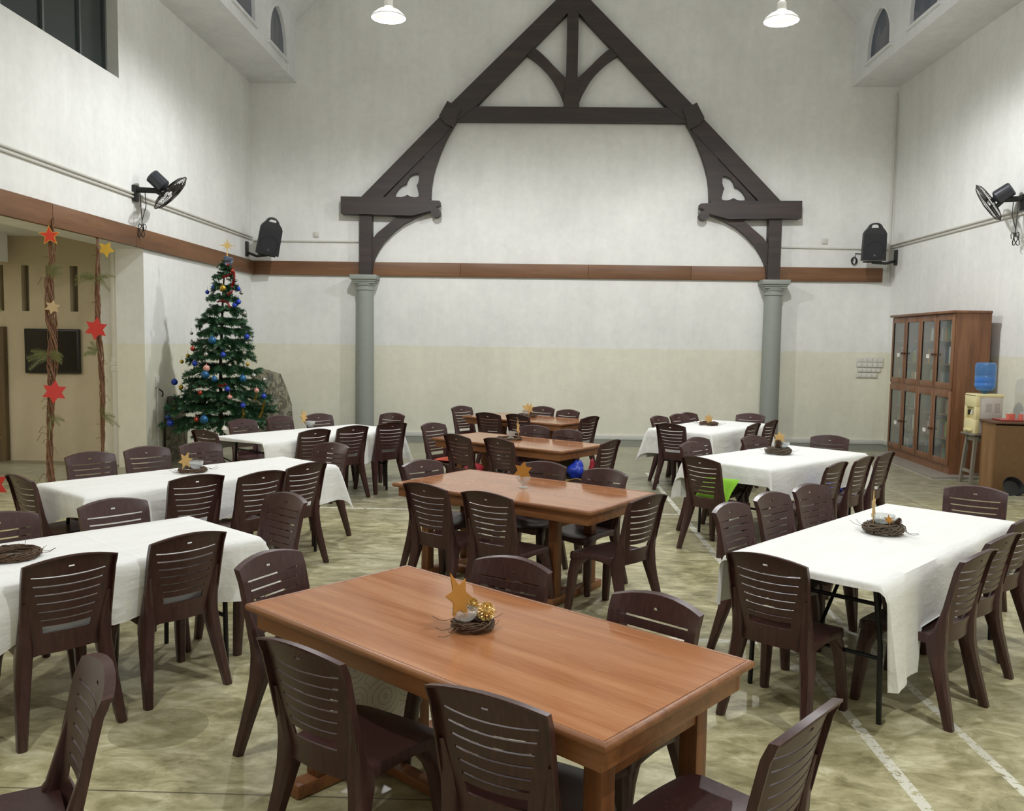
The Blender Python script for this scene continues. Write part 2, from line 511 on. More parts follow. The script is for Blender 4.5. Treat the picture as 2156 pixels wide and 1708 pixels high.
# ------------------------------------------------------------------ mesh builder
class MB:
    def __init__(s):
        s.v = []
        s.f = []

    def add(s, vs, fs):
        k = len(s.v)
        s.v += [Vector(v) for v in vs]
        s.f += [tuple(i + k for i in f) for f in fs]
        return s

    def box(s, a, b, M=None):
        (x0, y0, z0), (x1, y1, z1) = a, b
        vs = [Vector(q) for q in ((x0, y0, z0), (x1, y0, z0), (x1, y1, z0), (x0, y1, z0), (x0, y0, z1), (x1, y0, z1), (x1, y1, z1), (x0, y1, z1))]
        if M:
            vs = [M @ q for q in vs]
        return s.add(vs, [(0, 3, 2, 1), (4, 5, 6, 7), (0, 1, 5, 4), (1, 2, 6, 5), (2, 3, 7, 6), (3, 0, 4, 7)])

    def rbox(s, a, b, r=0.01, M=None):
        """box with chamfered edges"""
        bm = bmesh.new()
        bmesh.ops.create_cube(bm, size=1)
        c = [(a[i] + b[i]) / 2 for i in range(3)]
        d = [abs(b[i] - a[i]) for i in range(3)]
        for v in bm.verts:
            v.co = Vector((c[i] + v.co[i] * d[i] for i in range(3)))
        bmesh.ops.bevel(bm, geom=bm.edges[:], offset=min(r, min(d) * 0.45), segments=2, profile=0.5, affect='EDGES')
        bm.verts.index_update()
        vs = [M @ v.co if M else v.co.copy() for v in bm.verts]
        s.add(vs, [tuple(v.index for v in f.verts) for f in bm.faces])
        bm.free()
        return s

    def tube(s, pts, r, n=6, closed=False, cap=True):
        pts = [Vector(p) for p in pts]
        m = len(pts)
        rr = r if isinstance(r, (list, tuple)) else [r] * m
        vs = []
        prev = None
        for i, p in enumerate(pts):
            a = pts[(i - 1) % m] if (closed or i > 0) else p
            b = pts[(i + 1) % m] if (closed or i < m - 1) else p
            t = (b - a)
            if t.length < 1e-9:
                t = Vector((0, 0, 1))
            t.normalize()
            if prev is None:
                ref = Vector((0, 0, 1)) if abs(t.z) < 0.9 else Vector((1, 0, 0))
                nx = t.cross(ref).normalized()
            else:
                nx = prev - t * prev.dot(t)
                if nx.length < 1e-6:
                    nx = t.orthogonal()
                nx.normalize()
            prev = nx
            ny = t.cross(nx)
            for k in range(n):
                an = 2 * pi * k / n
                vs.append(p + (nx * cos(an) + ny * sin(an)) * rr[i])
        fs = []
        for i in range(m if closed else m - 1):
            j = (i + 1) % m
            for k in range(n):
                l = (k + 1) % n
                fs.append((i * n + k, i * n + l, j * n + l, j * n + k))
        if cap and not closed:
            fs.append(tuple(range(n - 1, -1, -1)))
            fs.append(tuple((m - 1) * n + k for k in range(n)))
        return s.add(vs, fs)

    def lathe(s, prof, n=24, M=None, cap=True):
        """prof: (r, z) from bottom to top"""
        vs = []
        for r, z in prof:
            for k in range(n):
                a = 2 * pi * k / n
                q = Vector((r * cos(a), r * sin(a), z))
                vs.append(M @ q if M else q)
        fs = []
        for i in range(len(prof) - 1):
            for k in range(n):
                l = (k + 1) % n
                fs.append((i * n + k, i * n + l, (i + 1) * n + l, (i + 1) * n + k))
        if cap:
            if prof[0][0] > 1e-4:
                fs.append(tuple(range(n - 1, -1, -1)))
            if prof[-1][0] > 1e-4:
                fs.append(tuple((len(prof) - 1) * n + k for k in range(n)))
        return s.add(vs, fs)

    def loft(s, rings, cap=True, closed_ring=True):
        n = len(rings[0])
        vs = [Vector(p) for r in rings for p in r]
        fs = []
        for i in range(len(rings) - 1):
            for k in range(n if closed_ring else n - 1):
                l = (k + 1) % n
                fs.append((i * n + k, i * n + l, (i + 1) * n + l, (i + 1) * n + k))
        if cap:
            fs.append(tuple(range(n - 1, -1, -1)))
            fs.append(tuple((len(rings) - 1) * n + k for k in range(n)))
        return s.add(vs, fs)

    def plate(s, outline, lo, hi, holes=(), M=None, axis=1):
        """polygon (with holes) in two coordinates, extruded from lo to hi along the third axis"""
        loops = [list(outline)] + [list(h) for h in holes]

        def P(q, d):
            if axis == 1:
                w = Vector((q[0], d, q[1]))
            elif axis == 0:
                w = Vector((d, q[0], q[1]))
            else:
                w = Vector((q[0], q[1], d))
            return M @ w if M else w
        flat = [q for lp in loops for q in lp]
        tris = geometry.tessellate_polygon([[Vector((q[0], q[1], 0)) for q in lp] for lp in loops])
        n = len(flat)
        vs = [P(q, lo) for q in flat] + [P(q, hi) for q in flat]
        fs = [tuple(t) for t in tris] + [tuple(i + n for i in reversed(t)) for t in tris]
        k = 0
        for lp in loops:
            m = len(lp)
            for i in range(m):
                j = (i + 1) % m
                fs.append((k + i, k + j, n + k + j, n + k + i))
            k += m
        return s.add(vs, fs)

    def sphere(s, c, r, n=14, m=8, sc=(1, 1, 1)):
        prof = [(max(1e-5, sin(pi * i / m)) * r, -cos(pi * i / m) * r) for i in range(m + 1)]
        M = Matrix.Translation(Vector(c)) @ Matrix.Diagonal((sc[0], sc[1], sc[2], 1))
        return s.lathe(prof, n, M, cap=False)

    def mesh(s, name, mat, smooth=35, solid=0.0):
        me = bpy.data.meshes.new(name)
        bm = bmesh.new()
        bv = [bm.verts.new(v) for v in s.v]
        for f in s.f:
            if len(set(f)) < 3:
                continue
            try:
                bm.faces.new([bv[i] for i in f])
            except ValueError:
                pass
        bmesh.ops.remove_doubles(bm, verts=bm.verts[:], dist=1e-5)
        bmesh.ops.recalc_face_normals(bm, faces=bm.faces[:])
        if solid:
            bmesh.ops.solidify(bm, geom=bm.faces[:], thickness=solid)
            bmesh.ops.recalc_face_normals(bm, faces=bm.faces[:])
        bm.to_mesh(me)
        bm.free()
        me.materials.append(mat)
        if smooth:
            me.shade_smooth()
            me.set_sharp_from_angle(angle=radians(smooth))
        return me

    def build(s, name, mat, parent=None, loc=(0, 0, 0), rotz=0.0, smooth=35, solid=0.0):
        o = bpy.data.objects.new(name, s.mesh(name, mat, smooth, solid))
        COL.objects.link(o)
        o.location = loc
        o.rotation_euler = (0, 0, rotz)
        if parent:
            o.parent = parent
        return o


def tag(o, label, cat, group=None, kind=None):
    o['label'] = label
    o['category'] = cat
    if group:
        o['group'] = group
    if kind:
        o['kind'] = kind
    return o


def thing(name, label, cat, loc=(0, 0, 0), rotz=0.0, group=None):
    o = bpy.data.objects.new(name, None)
    o.empty_display_size = 0.1
    COL.objects.link(o)
    o.location = loc
    o.rotation_euler = (0, 0, rotz)
    return tag(o, label, cat, group)


def struct(name, mb, mat, parent=None, smooth=35):
    o = mb.build(name, mat, parent, smooth=smooth)
    if parent is None:
        o['kind'] = 'structure'
    return o


def copy_tree(o, parent=None):
    c = o.copy()
    COL.objects.link(c)
    c.parent = parent
    for ch in o.children:
        copy_tree(ch, c)
    return c


def mark(o, label):
    o['label'] = label
    return o
# ------------------------------------------------------------------ the setting
XL, XR, D = -5.534, 6.666, 16.72
CX = 0.565
YB, YF = D + 0.3, -3.5
ZS, ZR = 6.70, 7.83          # side soffits, springing of the roof
CL, CR = -4.64, 5.80         # clerestory walls
TB, TT = 3.086, 3.348        # brown board
YE = 12.08                   # near end of the left wall below the board (opening before it)

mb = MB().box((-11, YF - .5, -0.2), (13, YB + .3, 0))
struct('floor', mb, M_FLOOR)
apex = ZR + (CX - CL)
mb = MB().plate([(XL - .4, 0), (XR + .4, 0), (XR + .4, ZS + .2), (CR + .25, ZS + .2), (CR + .25, ZR), (CX, apex + .2), (CL - .25, ZR), (CL - .25, ZS + .2), (XL - .4, ZS + .2)], D, YB)
struct('wall_back', mb, M_WALL)
mb = MB().box((XL - .4, YF - .3, 0), (XR + .4, YF, apex))
struct('wall_front', mb, M_WALL)

# left wall: solid beyond the opening, everywhere above the board, with a long window high up
WZ0, WZ1, WY0, WY1 = 5.235, 6.35, 6.6, 11.46
mb = MB()
mb.box((XL - .4, YE, 0), (XL, D, TB))
mb.plate([(YF, TB), (D, TB), (D, ZS), (YF, ZS)], XL - .4, XL, [[(WY0, WZ0), (WY1, WZ0), (WY1, WZ1), (WY0, WZ1)]], axis=0)
struct('wall_left', mb, M_WALL)
mb = MB()
mb.plate([(YF, 0), (D, 0), (D, ZS), (YF, ZS)], XR, XR + .4, axis=0)
struct('wall_right', mb, M_WALL)
struct('ceiling_left', MB().box((XL - .4, YF, ZS), (CL - .25, D, ZS + .2)), M_CEIL)
struct('ceiling_right', MB().box((CR + .25, YF, ZS), (XR + .4, D, ZS + .2)), M_CEIL)


def lancet(y0, y1, z0, z1, spring):
    pts = [(y0, z0), (y1, z0)]
    w = (y1 - y0) / 2
    m = (y0 + y1) / 2
    R = (w * w + (z1 - spring) ** 2) / (2 * w)
    for i in range(8):
        a = i / 7
        z = spring + (z1 - spring) * a
        x = sqrt(max(0, R * R - (z - spring) ** 2)) - (R - w)
        pts.append((m + x, z))
    for i in range(6, -1, -1):
        a = i / 7
        z = spring + (z1 - spring) * a
        x = sqrt(max(0, R * R - (z - spring) ** 2)) - (R - w)
        pts.append((m - x, z))
    return pts


wins = [(15.0, 15.95), (13.25, 14.2), (11.0, 11.95), (9.0, 9.95)]
k = 1
for side, x, s in (('left', CL, -1), ('right', CR, 1)):
    holes = [lancet(a, b, 6.93, 7.66 if i == 0 else 7.74, 7.08) for i, (a, b) in enumerate(wins)]
    lo, hi = (x - .25, x) if s < 0 else (x, x + .25)
    struct('wall_clerestory_' + side, MB().plate([(YF, ZS), (D, ZS), (D, ZR), (YF, ZR)], lo, hi, holes, axis=0), M_CEIL)
    for i, (a, b) in enumerate(wins[:2]):
        xo = x + s * .045
        w = struct('window_%d' % k, MB().plate(holes[i], xo - .01, xo + .01, axis=0), M_STAINED)
        big = lancet(a - .05, b + .05, 6.93, (7.66 if i == 0 else 7.74) + .07, 7.08)
        hood = MB().plate(big, min(x, x - s * .025), max(x, x - s * .025), [lancet(a, b, 6.931, 7.66 if i == 0 else 7.74, 7.08)], axis=0)
        hood.build('window_frame', M_CEIL, w)
        MB().box((min(x, x - s * .05), a - .1, 6.86), (max(x, x - s * .05), b + .1, 6.90)).build('window_sill', M_CEIL, w)
        k += 1
ct = 0.2
mb = MB().plate([(CL - .25, ZR), (CL, ZR), (CX, apex), (CR, ZR), (CR + .25, ZR), (CX, apex + .25)], YF, D, axis=1)
struct('ceiling', mb, M_CEIL)

# high window in the left wall
wn = struct('window_5', MB().box((XL - .2, WY0, WZ0), (XL - .18, WY1, WZ1)), M_DARKGLASS)
mb = MB()
for y in (9.99, 10.80, 9.18, 8.37, 7.56):
    mb.box((XL - .22, y - .02, WZ0), (XL - .15, y + .02, WZ1))
mb.box((XL - .22, WY1 - .04, WZ0), (XL - .15, WY1, WZ1))
mb.box((XL - .22, WY0, WZ0), (XL - .15, WY1, WZ0 + .035))
mb.build('window_frame', M_WINFRAME, wn)

# side room seen through the left opening
YS = 12.55
holes = []
for a, b in [(-7.90, -7.83), (-7.565, -7.451), (-7.197, -7.077), (-6.844, -6.724)]:
    holes.append([(a, 2.213), (b, 2.213), (b, 2.877), (a, 2.877)])
struct('wall_side_room', MB().plate([(-11, 0), (-6.40, 0), (-6.40, 3.45), (-11, 3.45)], YS, YS + .12, holes), M_BEIGE)
struct('wall_side_room_end', MB().box((-6.40, YS - .06, 0), (XL - .4, YS + .12, 3.45)), M_WALL)
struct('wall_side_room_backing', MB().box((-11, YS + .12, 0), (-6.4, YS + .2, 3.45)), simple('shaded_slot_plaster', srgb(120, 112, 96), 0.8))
struct('wall_side_room_left', MB().box((-11.2, YF, 0), (-11, YS + .2, 3.45)), M_BEIGE)
struct('ceiling_side_room', MB().box((-11, YF, 3.30), (XL - .4, YS, 3.45)), M_CEIL)
struct('trim_3', MB().box((-11, 9.2, 2.90), (-7.60, 12.3, 3.30)), M_CEIL)
d1 = struct('door_1', MB().box((-8.7, YS - .06, 0), (-7.90, YS, 1.96)), M_DOORW)
MB().box((-7.90, YS - .09, 0), (-7.80, YS, 1.98)).build('door_jamb', M_DOORW, d1)

# boards, skirting ledges
def board(name, along, a, b, fixed, joints, mat):
    root = None
    e = [a] + joints + [b]
    mb = MB()
    for p, q in zip(e[:-1], e[1:]):
        if along == 'y':
            mb.rbox((fixed, p + .004, TB), (fixed + .06, q - .004, TT), .006)
        else:
            mb.rbox((p + .002, fixed - .06, TB), (q - .002, fixed, TT), .006)
    return struct(name, mb, mat)


board('trim_1', 'y', YF, D - .07, XL, [9.72, 11.75], M_TRIMY)
board('trim_2', 'x', XL + .03, 6.50, D, [-1.5, 0.95, 2.9], M_TRIM)
struct('baseboard_back', MB().rbox((XL, D - .03, 0), (XR, D, .09), .006), M_WHITE)
struct('baseboard_right', MB().rbox((XR - .03, YF, 0), (XR, D - .03, .09), .006), M_WHITE)
struct('baseboard_left', MB().rbox((XL, YE, 0), (XL + .025, D - .03, .09), .006), M_WHITE)

# engaged columns
for sx, lab in ((-3.30, 'grey round wall column under the left foot of the timber truss'), (4.43, 'grey round wall column under the right foot of the timber truss')):
    c = thing('wall_column', lab, 'column', (sx, D - .17, 0))
    MB().lathe([(.19, 0), (.19, .12), (.172, .15)], 28).build('base', M_COLUMN, c)
    MB().lathe([(.172, .15), (.168, 1.5), (.162, 2.80)], 28, cap=False).build('shaft', M_COLUMN, c)
    cp = MB().lathe([(.162, 2.80), (.178, 2.80), (.18, 2.825), (.168, 2.84), (.168, 2.875), (.185, 2.885), (.19, 2.90), (.205, 2.95)], 28)
    cp.rbox((-.20, -.18, 2.93), (.20, .168, 2.965), .006)
    cp.rbox((-.225, -.20, 2.965), (.225, .168, 3.0), .006)
    cp.rbox((-.255, -.23, 3.0), (.255, .168, 3.085), .008)
    cp.build('capital', M_COLUMN, c)

# ------------------------------------------------------------------ timber truss fixed to the back wall
tr = thing('roof_truss', 'dark timber arched roof truss mounted flat on the white end wall', 'roof truss', (0, 0, 0))
Y1 = D - .005


def mir(pts, s):
    return pts if s < 0 else [(2 * CX - x, z) for x, z in pts]


def tp(name, pts, y0, holes=(), both=True, y1=Y1):
    for s in ((-1, 1) if both else (-1,)):
        MB().plate(mir(pts, s), y0, y1, [mir(h, s) for h in holes]).build(name, M_TRUSS, tr, smooth=25)


tp('rafter', [(CX, 8.50), (-1.75, 6.24), (-1.58, 5.99), (-1.22, 6.255), (CX, 8.06)], 16.54)
tp('tie_beam', [(-1.60, 5.985), (2 * CX + 1.60, 5.985), (2 * CX + 1.34, 6.252), (-1.34, 6.252)], 16.55, both=False)
tp('king_post', [(CX - .147, 6.25), (CX + .147, 6.25), (CX + .14, 6.55), (CX + .105, 6.80), (CX + .104, 8.07), (CX, 8.16), (CX - .104, 8.07), (CX - .105, 6.80), (CX - .14, 6.55)], 16.545, both=False)
tp('curved_brace', [(-.16, 7.342), (-.07, 7.28), (.015, 7.207), (.12, 7.11), (.211, 7.014), (.32, 6.91), (CX - .09, 6.76), (CX - .10, 6.40), (.418, 6.36), (.37, 6.48), (.285, 6.64), (.205, 6.77), (.114, 6.884), (.015, 6.985), (-.089, 7.077), (-.19, 7.15), (-.297, 7.215)], 16.565)
tp('joint_block', [(-1.91, 6.06), (-1.755, 6.34), (-1.50, 6.20), (-1.60, 5.95), (-1.655, 5.86), (-1.80, 5.93)], 16.51)
tp('lower_rafter', [(-1.86, 6.10), (-3.40, 4.545), (-2.985, 4.545), (-1.68, 5.85)], 16.56)
tref = [(-2.304, 5.021), (-2.293, 4.96), (-2.293, 4.889), (-2.31, 4.83), (-2.337, 4.789), (-2.315, 4.74), (-2.302, 4.674), (-2.29, 4.62), (-2.297, 4.584), (-2.35, 4.571), (-2.403, 4.573), (-2.46, 4.588), (-2.511, 4.615),
        (-2.56, 4.588), (-2.623, 4.571), (-2.69, 4.571), (-2.751, 4.585), (-2.745, 4.625), (-2.725, 4.67), (-2.68, 4.735), (-2.624, 4.787), (-2.58, 4.81), (-2.533, 4.821), (-2.525, 4.86), (-2.506, 4.904), (-2.479, 4.95), (-2.439, 4.987), (-2.37, 5.018)]
tp('spandrel', [(-1.665, 5.87), (-1.76, 5.70), (-1.84, 5.53), (-1.909, 5.365), (-1.973, 5.18), (-2.024, 5.0), (-2.055, 4.80), (-2.071, 4.54), (-2.97, 4.54), (-1.74, 5.81)], 16.60, [tref])
tp('curved_rib', [(-1.655, 5.86), (-1.75, 5.70), (-1.83, 5.53), (-1.90, 5.365), (-1.965, 5.18), (-2.016, 5.0), (-2.047, 4.80), (-2.062, 4.54), (-2.27, 4.54), (-2.265, 4.9), (-2.25, 5.15), (-2.17, 5.38), (-1.97, 5.60), (-1.72, 5.84)], 16.575)
ham = [(-3.752, 4.552), (-2.07, 4.535), (-2.07, 4.495), (-1.88, 4.487), (-1.874, 4.42), (-1.93, 4.385), (-1.955, 4.36)]
for i in range(9):
    a = radians(70 - i * 33)
    ham.append((-1.957 + .088 * cos(a), 4.276 + .088 * sin(a)))
ham += [(-2.05, 4.30), (-2.12, 4.285), (-2.41, 4.205), (-3.752, 4.234)]
tp('hammer_beam', ham, 16.46)
tp('truss_post', [(-3.411, 4.24), (-3.173, 4.24), (-3.178, 3.088), (-3.409, 3.088)], 16.53)
tp('bracket', [(-2.10, 4.29), (-2.33, 4.19), (-2.577, 4.063), (-2.77, 3.91), (-2.95, 3.724), (-3.06, 3.56), (-3.137, 3.40), (-3.165, 3.25), (-3.175, 3.10), (-3.2, 3.10), (-3.2, 3.74), (-3.17, 3.772), (-3.08, 3.885), (-2.951, 3.992), (-2.82, 4.10), (-2.68, 4.215), (-2.40, 4.22)], 16.57)

# ------------------------------------------------------------------ pendant lamps
for i, (x, y) in enumerate(PENDANTS):
    lab = ('white dish pendant lamp hanging left of the truss peak', 'white dish pendant lamp hanging right of the truss peak')[i]
    p = thing('pendant_lamp', lab, 'lamp', (x, y, LAMP_Z), 0, 'pendant lamps under the roof')
    MB().lathe([(.225, 0.0), (.228, .008), (.21, .035), (.15, .085), (.075, .12), (.06, .14)], 32, cap=False).build('lamp_shade', M_ENAMEL, p, solid=.003)
    MB().lathe([(.055, .14), (.06, .16), (.055, .24), (.02, .26), (.0001, .262)], 18).build('lamp_holder', M_PVC, p)
    zc = apex - abs(x - CX) - LAMP_Z - .02
    MB().tube([(0, 0, .25), (0, 0, zc)], .012, 8).build('rod', M_PVC, p)
    MB().sphere((0, 0, .10), .035, 16, 8, (1, 1, 1.2)).build('bulb', M_BULB, p)

# ------------------------------------------------------------------ conduits, sockets
def conduit(label, paths, r=.016, mat=None):
    mb = MB()
    for p in paths:
        mb.tube(p, r, 8)
    return tag(mb.build('cable_conduit', mat or M_PVC), label, 'conduit')


conduit('pale conduit pair running along the left wall above the brown board', [[(XL + .018, YF + .02, 3.755), (XL + .018, D - .02, 3.755)], [(XL + .018, YF + .02, 3.815), (XL + .018, D - .02, 3.80)]])
conduit('pale conduit on the end wall, left of the truss', [[(XL + .04, D - .018, 3.73), (-3.45, D - .018, 3.73)]])
conduit('pale conduit on the end wall, right of the truss', [[(4.60, D - .018, 3.72), (XR - .04, D - .018, 3.70)]])
conduit('pale conduit pair rising along the right wall towards the fan', [[(XR - .018, YF + .02, 3.73), (XR - .018, D - .03, 3.73)], [(XR - .018, YF + .02, 3.80), (XR - .018, D - .03, 3.78)]])
conduit('thin white pipe running up the right corner of the end wall', [[(XR - .05, D - .03, 3.1), (XR - .05, D - .03, 6.6)]], .014)


def wall_box(name, label, cat, c, w, h, face, mat=M_PVC, grp=None):
    t = .03
    if face == 'y':
        mb = MB().rbox((c[0] - w / 2, c[1] - t, c[2] - h / 2), (c[0] + w / 2, c[1], c[2] + h / 2), .006)
        mb2 = MB().rbox((c[0] - w / 4, c[1] - t - .006, c[2] - h / 6), (c[0] + w / 4, c[1] - t + .002, c[2] + h / 6), .003)
    else:
        mb = MB().rbox((c[0], c[1] - w / 2, c[2] - h / 2), (c[0] + t, c[1] + w / 2, c[2] + h / 2), .006)
        mb2 = MB().rbox((c[0] + t - .002, c[1] - w / 4, c[2] - h / 6), (c[0] + t + .006, c[1] + w / 4, c[2] + h / 6), .003)
    r = thing(name, label, cat, (0, 0, 0), 0, grp)
    mb.build('cover_plate', mat, r)
    mb2.build('outlet', mat, r)
    return r


wall_box('wall_socket', 'white square socket on the end wall between left loudspeaker and truss', 'socket', (-4.28, D, 3.865), .10, .10, 'y')
wall_box('wall_socket', 'white square socket on the end wall between truss and right loudspeaker', 'socket', (5.40, D, 3.845), .10, .10, 'y')
so = wall_box('wall_socket', 'white socket on the left wall beside the Christmas tree', 'socket', (XL, 12.43, 1.21), .10, .16, 'x')
MB().tube([(XL + .03, 12.46, 1.10), (XL + .06, 12.50, 1.06), (XL + .05, 12.54, 1.02), (XL + .05, 12.50, .99)], .01, 6).build('plug_cable', M_BLACK, so)
conduit('pale conduit dropping from the socket beside the Christmas tree', [[(XL + .015, 12.43, .10), (XL + .015, 12.43, 1.13)]], .014)

# bank of wall switches
sw = thing('switch_bank', 'white bank of switch plates on the end wall beside the bookcase', 'switches', (6.10, D, 1.27))
MB().rbox((0, -.02, .20), (.505, 0, .395), .004).build('cover_plate', M_PVC, sw)
MB().rbox((.02, -.018, .105), (.46, 0, .19), .004).build('cover_plate', M_PVC, sw)
MB().rbox((.0, -.02, 0), (.40, 0, .10), .004).build('cover_plate', M_PVC, sw)
for r, (z0, n, dx, x0) in enumerate([(.305, 5, .098, .012), (.21, 5, .098, .012), (.115, 5, .086, .03), (.012, 4, .096, .012)]):
    for i in range(n):
        h = .075 if r != 2 else .062
        MB().rbox((x0 + i * dx, -.032, z0), (x0 + i * dx + dx * .88, -.015, z0 + h), .005).build('switch', M_WHITE, sw)

# drain pipe
dp = thing('drain_pipe', 'white vertical drain pipe in the corner of the left opening', 'pipe', (-6.07, 12.37, 0))
MB().lathe([(.075, 0), (.075, 3.29)], 20).build('pipe', M_DRAIN, dp)
MB().lathe([(.078, 1.36), (.095, 1.365), (.095, 1.39), (.085, 1.40), (.085, 1.44), (.10, 1.45), (.10, 1.48), (.085, 1.50), (.085, 1.56), (.078, 1.57)], 20).build('collar', M_DRAIN, dp)

# television on the beige wall
tv = thing('television', 'black flat screen on the beige wall of the side room', 'television', (-7.10, YS, 1.63))
MB().rbox((-.405, -.07, -.325), (.405, -.002, .325), .012).build('bezel', M_BLACK, tv)
MB().box((-.375, -.074, -.285), (.375, -.069, .295)).build('screen', M_BLACKG, tv)

# ------------------------------------------------------------------ wall fans
def wall_fan(label, wall_x, s, wy, wz, hub, axis, cord):
    f = thing('wall_fan', label, 'fan', (wall_x, wy, wz))
    H = Vector(hub) - Vector((wall_x, wy, wz))
    ax = Vector(axis).normalized()
    M = Matrix.Translation(H) @ ax.to_track_quat('Z', 'Y').to_matrix().to_4x4()
    back = H - ax * .30
    low = H - ax * .12 + Vector((0, 0, -.12))
    mb = MB().rbox((min(0, s * .05), -.06, -.16), (max(0, s * .05), .06, .06), .01)
    mb.tube([(s * .04, 0, 0), (low.x * .75, low.y * .8, .0), (low.x, low.y, low.z)], [.04, .038, .03], 10)
    mb.build('wall_bracket', M_BLACK, f)
    MB().lathe([(.001, -.34), (.085, -.335), (.10, -.32), (.10, -.12), (.085, -.10), (.04, -.085), (.03, -.04)], 20, M).build('motor', M_MOTOR, f)
    cg = MB()
    R = .30
    n = 44
    for k in range(n):
        a = 2 * pi * k / n
        for zz in (1, -1):
            pts = []
            for q in range(6):
                rr = .05 + (R - .05) * q / 5
                z = zz * .065 * sqrt(max(0, 1 - (rr / R) ** 2.4))
                pts.append(M @ Vector((rr * cos(a + .25 * zz * q / 5), rr * sin(a + .25 * zz * q / 5), z)))
            cg.tube(pts, .0022, 3, cap=False)
    for rr, z, th in ((R, 0, .008), (.05, .065, .006), (.05, -.065, .006), (.19, .052, .003), (.19, -.052, .003)):
        cg.tube([M @ Vector((rr * cos(2 * pi * k / 32), rr * sin(2 * pi * k / 32), z)) for k in range(32)], th, 5, True)
    cg.lathe([(.001, .07), (.05, .068), (.05, .06)], 16, M)
    cg.build('cage', M_FAN, f)
    for k in range(3):
        a0 = 2 * pi * k / 3 + .5
        vs = []
        for i in range(7):
            q = i / 6
            rr = .045 + .225 * q
            wv = .05 + .085 * sin(pi * min(1, q * 1.05) * .62)
            for j in (-1, 0, 1):
                a = a0 + j * wv / max(rr, .08) * .75 + .25 * q
                vs.append(M @ Vector((rr * cos(a), rr * sin(a), j * -.018 + .003)))
        fs = [(i * 3 + j, i * 3 + j + 1, i * 3 + j + 4, i * 3 + j + 3) for i in range(6) for j in range(2)]
        MB().add(vs, fs).build('blade', M_BLADE, f, solid=.003)
    cb = MB()
    cb.tube([(s * .09, 0, -.03), (s * .10, 0, -.25), (s * .12, -.02, -.42), (s * .11, 0, -.52)], .006, 5)
    cb.tube([(s * .16, 0, -.04), (s * .17, 0, -.22), (s * .12, -.02, -.42)], .006, 5)
    cb.tube([(s * (.11 + .05 * cos(t_ * .5) * (1 - t_ * .02)), .04 * sin(t_ * .9), -.55 + .09 * sin(t_ * .7)) for t_ in range(26)], .006, 5)
    cb.build('cable', M_BLACK, f)
    return f


wall_fan('black wall fan tilted down on the left wall above the brown board', XL, 1, 11.82, 3.86, (-5.08, 11.95, 3.84), (.70, .22, -.69), True)
wall_fan('black wall fan tilted down on the right wall near the picture edge', XR, -1, 12.25, 3.93, (6.27, 12.45, 3.90), (-.69, .50, -.53), True)

# ------------------------------------------------------------------ loudspeakers
def loudspeaker(label, loc, rz, tilt, plate_at, roll=0.0):
    sp = thing('loudspeaker', label, 'loudspeaker', (0, 0, 0))
    M = Matrix.Translation(Vector(loc)) @ Matrix.Rotation(rz, 4, 'Z') @ Matrix.Rotation(roll, 4, 'Y') @ Matrix.Rotation(tilt, 4, 'X')
    w, h = .205, .535
    out = [(-w, 0), (w, 0), (w - .01, h - .05), (w - .035, h), (w * .62, h + .05)]
    for i in range(9):
        a = radians(15 + i * 18.75)
        out.append((.118 * cos(a), h + .045 + .10 * sin(a)))
    out += [(-w * .62, h + .05), (-w + .035, h), (-w + .01, h - .05)]
    hole = [(.075, h + .055), (.07, h + .09), (.04, h + .115), (-.04, h + .115), (-.07, h + .09), (-.075, h + .055)]
    MB().plate(out, -.14, .02, [hole], M).plate([(-w * .8, .02), (w * .8, .02), (w * .72, h - .03), (-w * .72, h - .03)], .02, .15, (), M).build('cabinet', M_DARKSPK, sp, smooth=20)
    g = MB().plate([(-w + .02, .03), (w - .02, .03), (w - .03, h - .06), (-w + .03, h - .06)], -.148, -.139, (), M)
    g.tube([M @ Vector((.155 * cos(2 * pi * k / 30), -.150, .19 + .155 * sin(2 * pi * k / 30))) for k in range(30)], .006, 5, True)
    g.build('grille', simple('speaker_grille', srgb(34, 36, 38), 0.7, 0, 0.2, 200), sp)
    MB().plate([(-.022, .085), (.022, .085), (0, .125)], -.156, -.148, (), M).build('emblem', simple('silver_emblem', srgb(110, 112, 116), 0.4, 0.4), sp)
    px, py, pz, sx = plate_at
    b = MB().rbox((min(px, px + sx * .04), py - .05, pz - .13), (max(px, px + sx * .04), py + .05, pz + .15), .008)
    foot = M @ Vector((0, 0, -.015))
    b.tube([(px + sx * .03, py, pz - .06), (px + sx * .25, (py + foot.y) / 2, foot.z - .02), (foot.x, foot.y, foot.z - .015)], .026, 8)
    b.rbox((-.16, -.05, -.035), (.16, .07, -.008), .006, M)
    b.build('wall_bracket', M_BLACK, sp)
    return sp


loudspeaker('black loudspeaker on a bracket in the left rear corner above the tree', (-5.06, 16.12, 3.43), radians(24), radians(14), (XL, 16.38, 3.53, 1), radians(9))
loudspeaker('black loudspeaker with arched handle on a bracket in the right rear corner', (6.12, 16.20, 3.44), radians(-10), radians(6), (XR, 16.47, 3.52, -1))
mb = MB()
mb.tube([(6.30, D - .02, 3.60), (5.98, D - .02, 3.62), (5.98, D - .03, 3.55)], .008, 5)
mb.tube([(5.96 + (.045 + .01 * sin(k)) * cos(k * .55), D - .04 - .012 * sin(k * 1.7), 3.48 + .07 * sin(k * .55)) for k in range(48)], .009, 5)
tag(mb.build('cable_coil', M_BLACK), 'small black coil of cable hanging on the end wall left of right loudspeaker', 'cable')
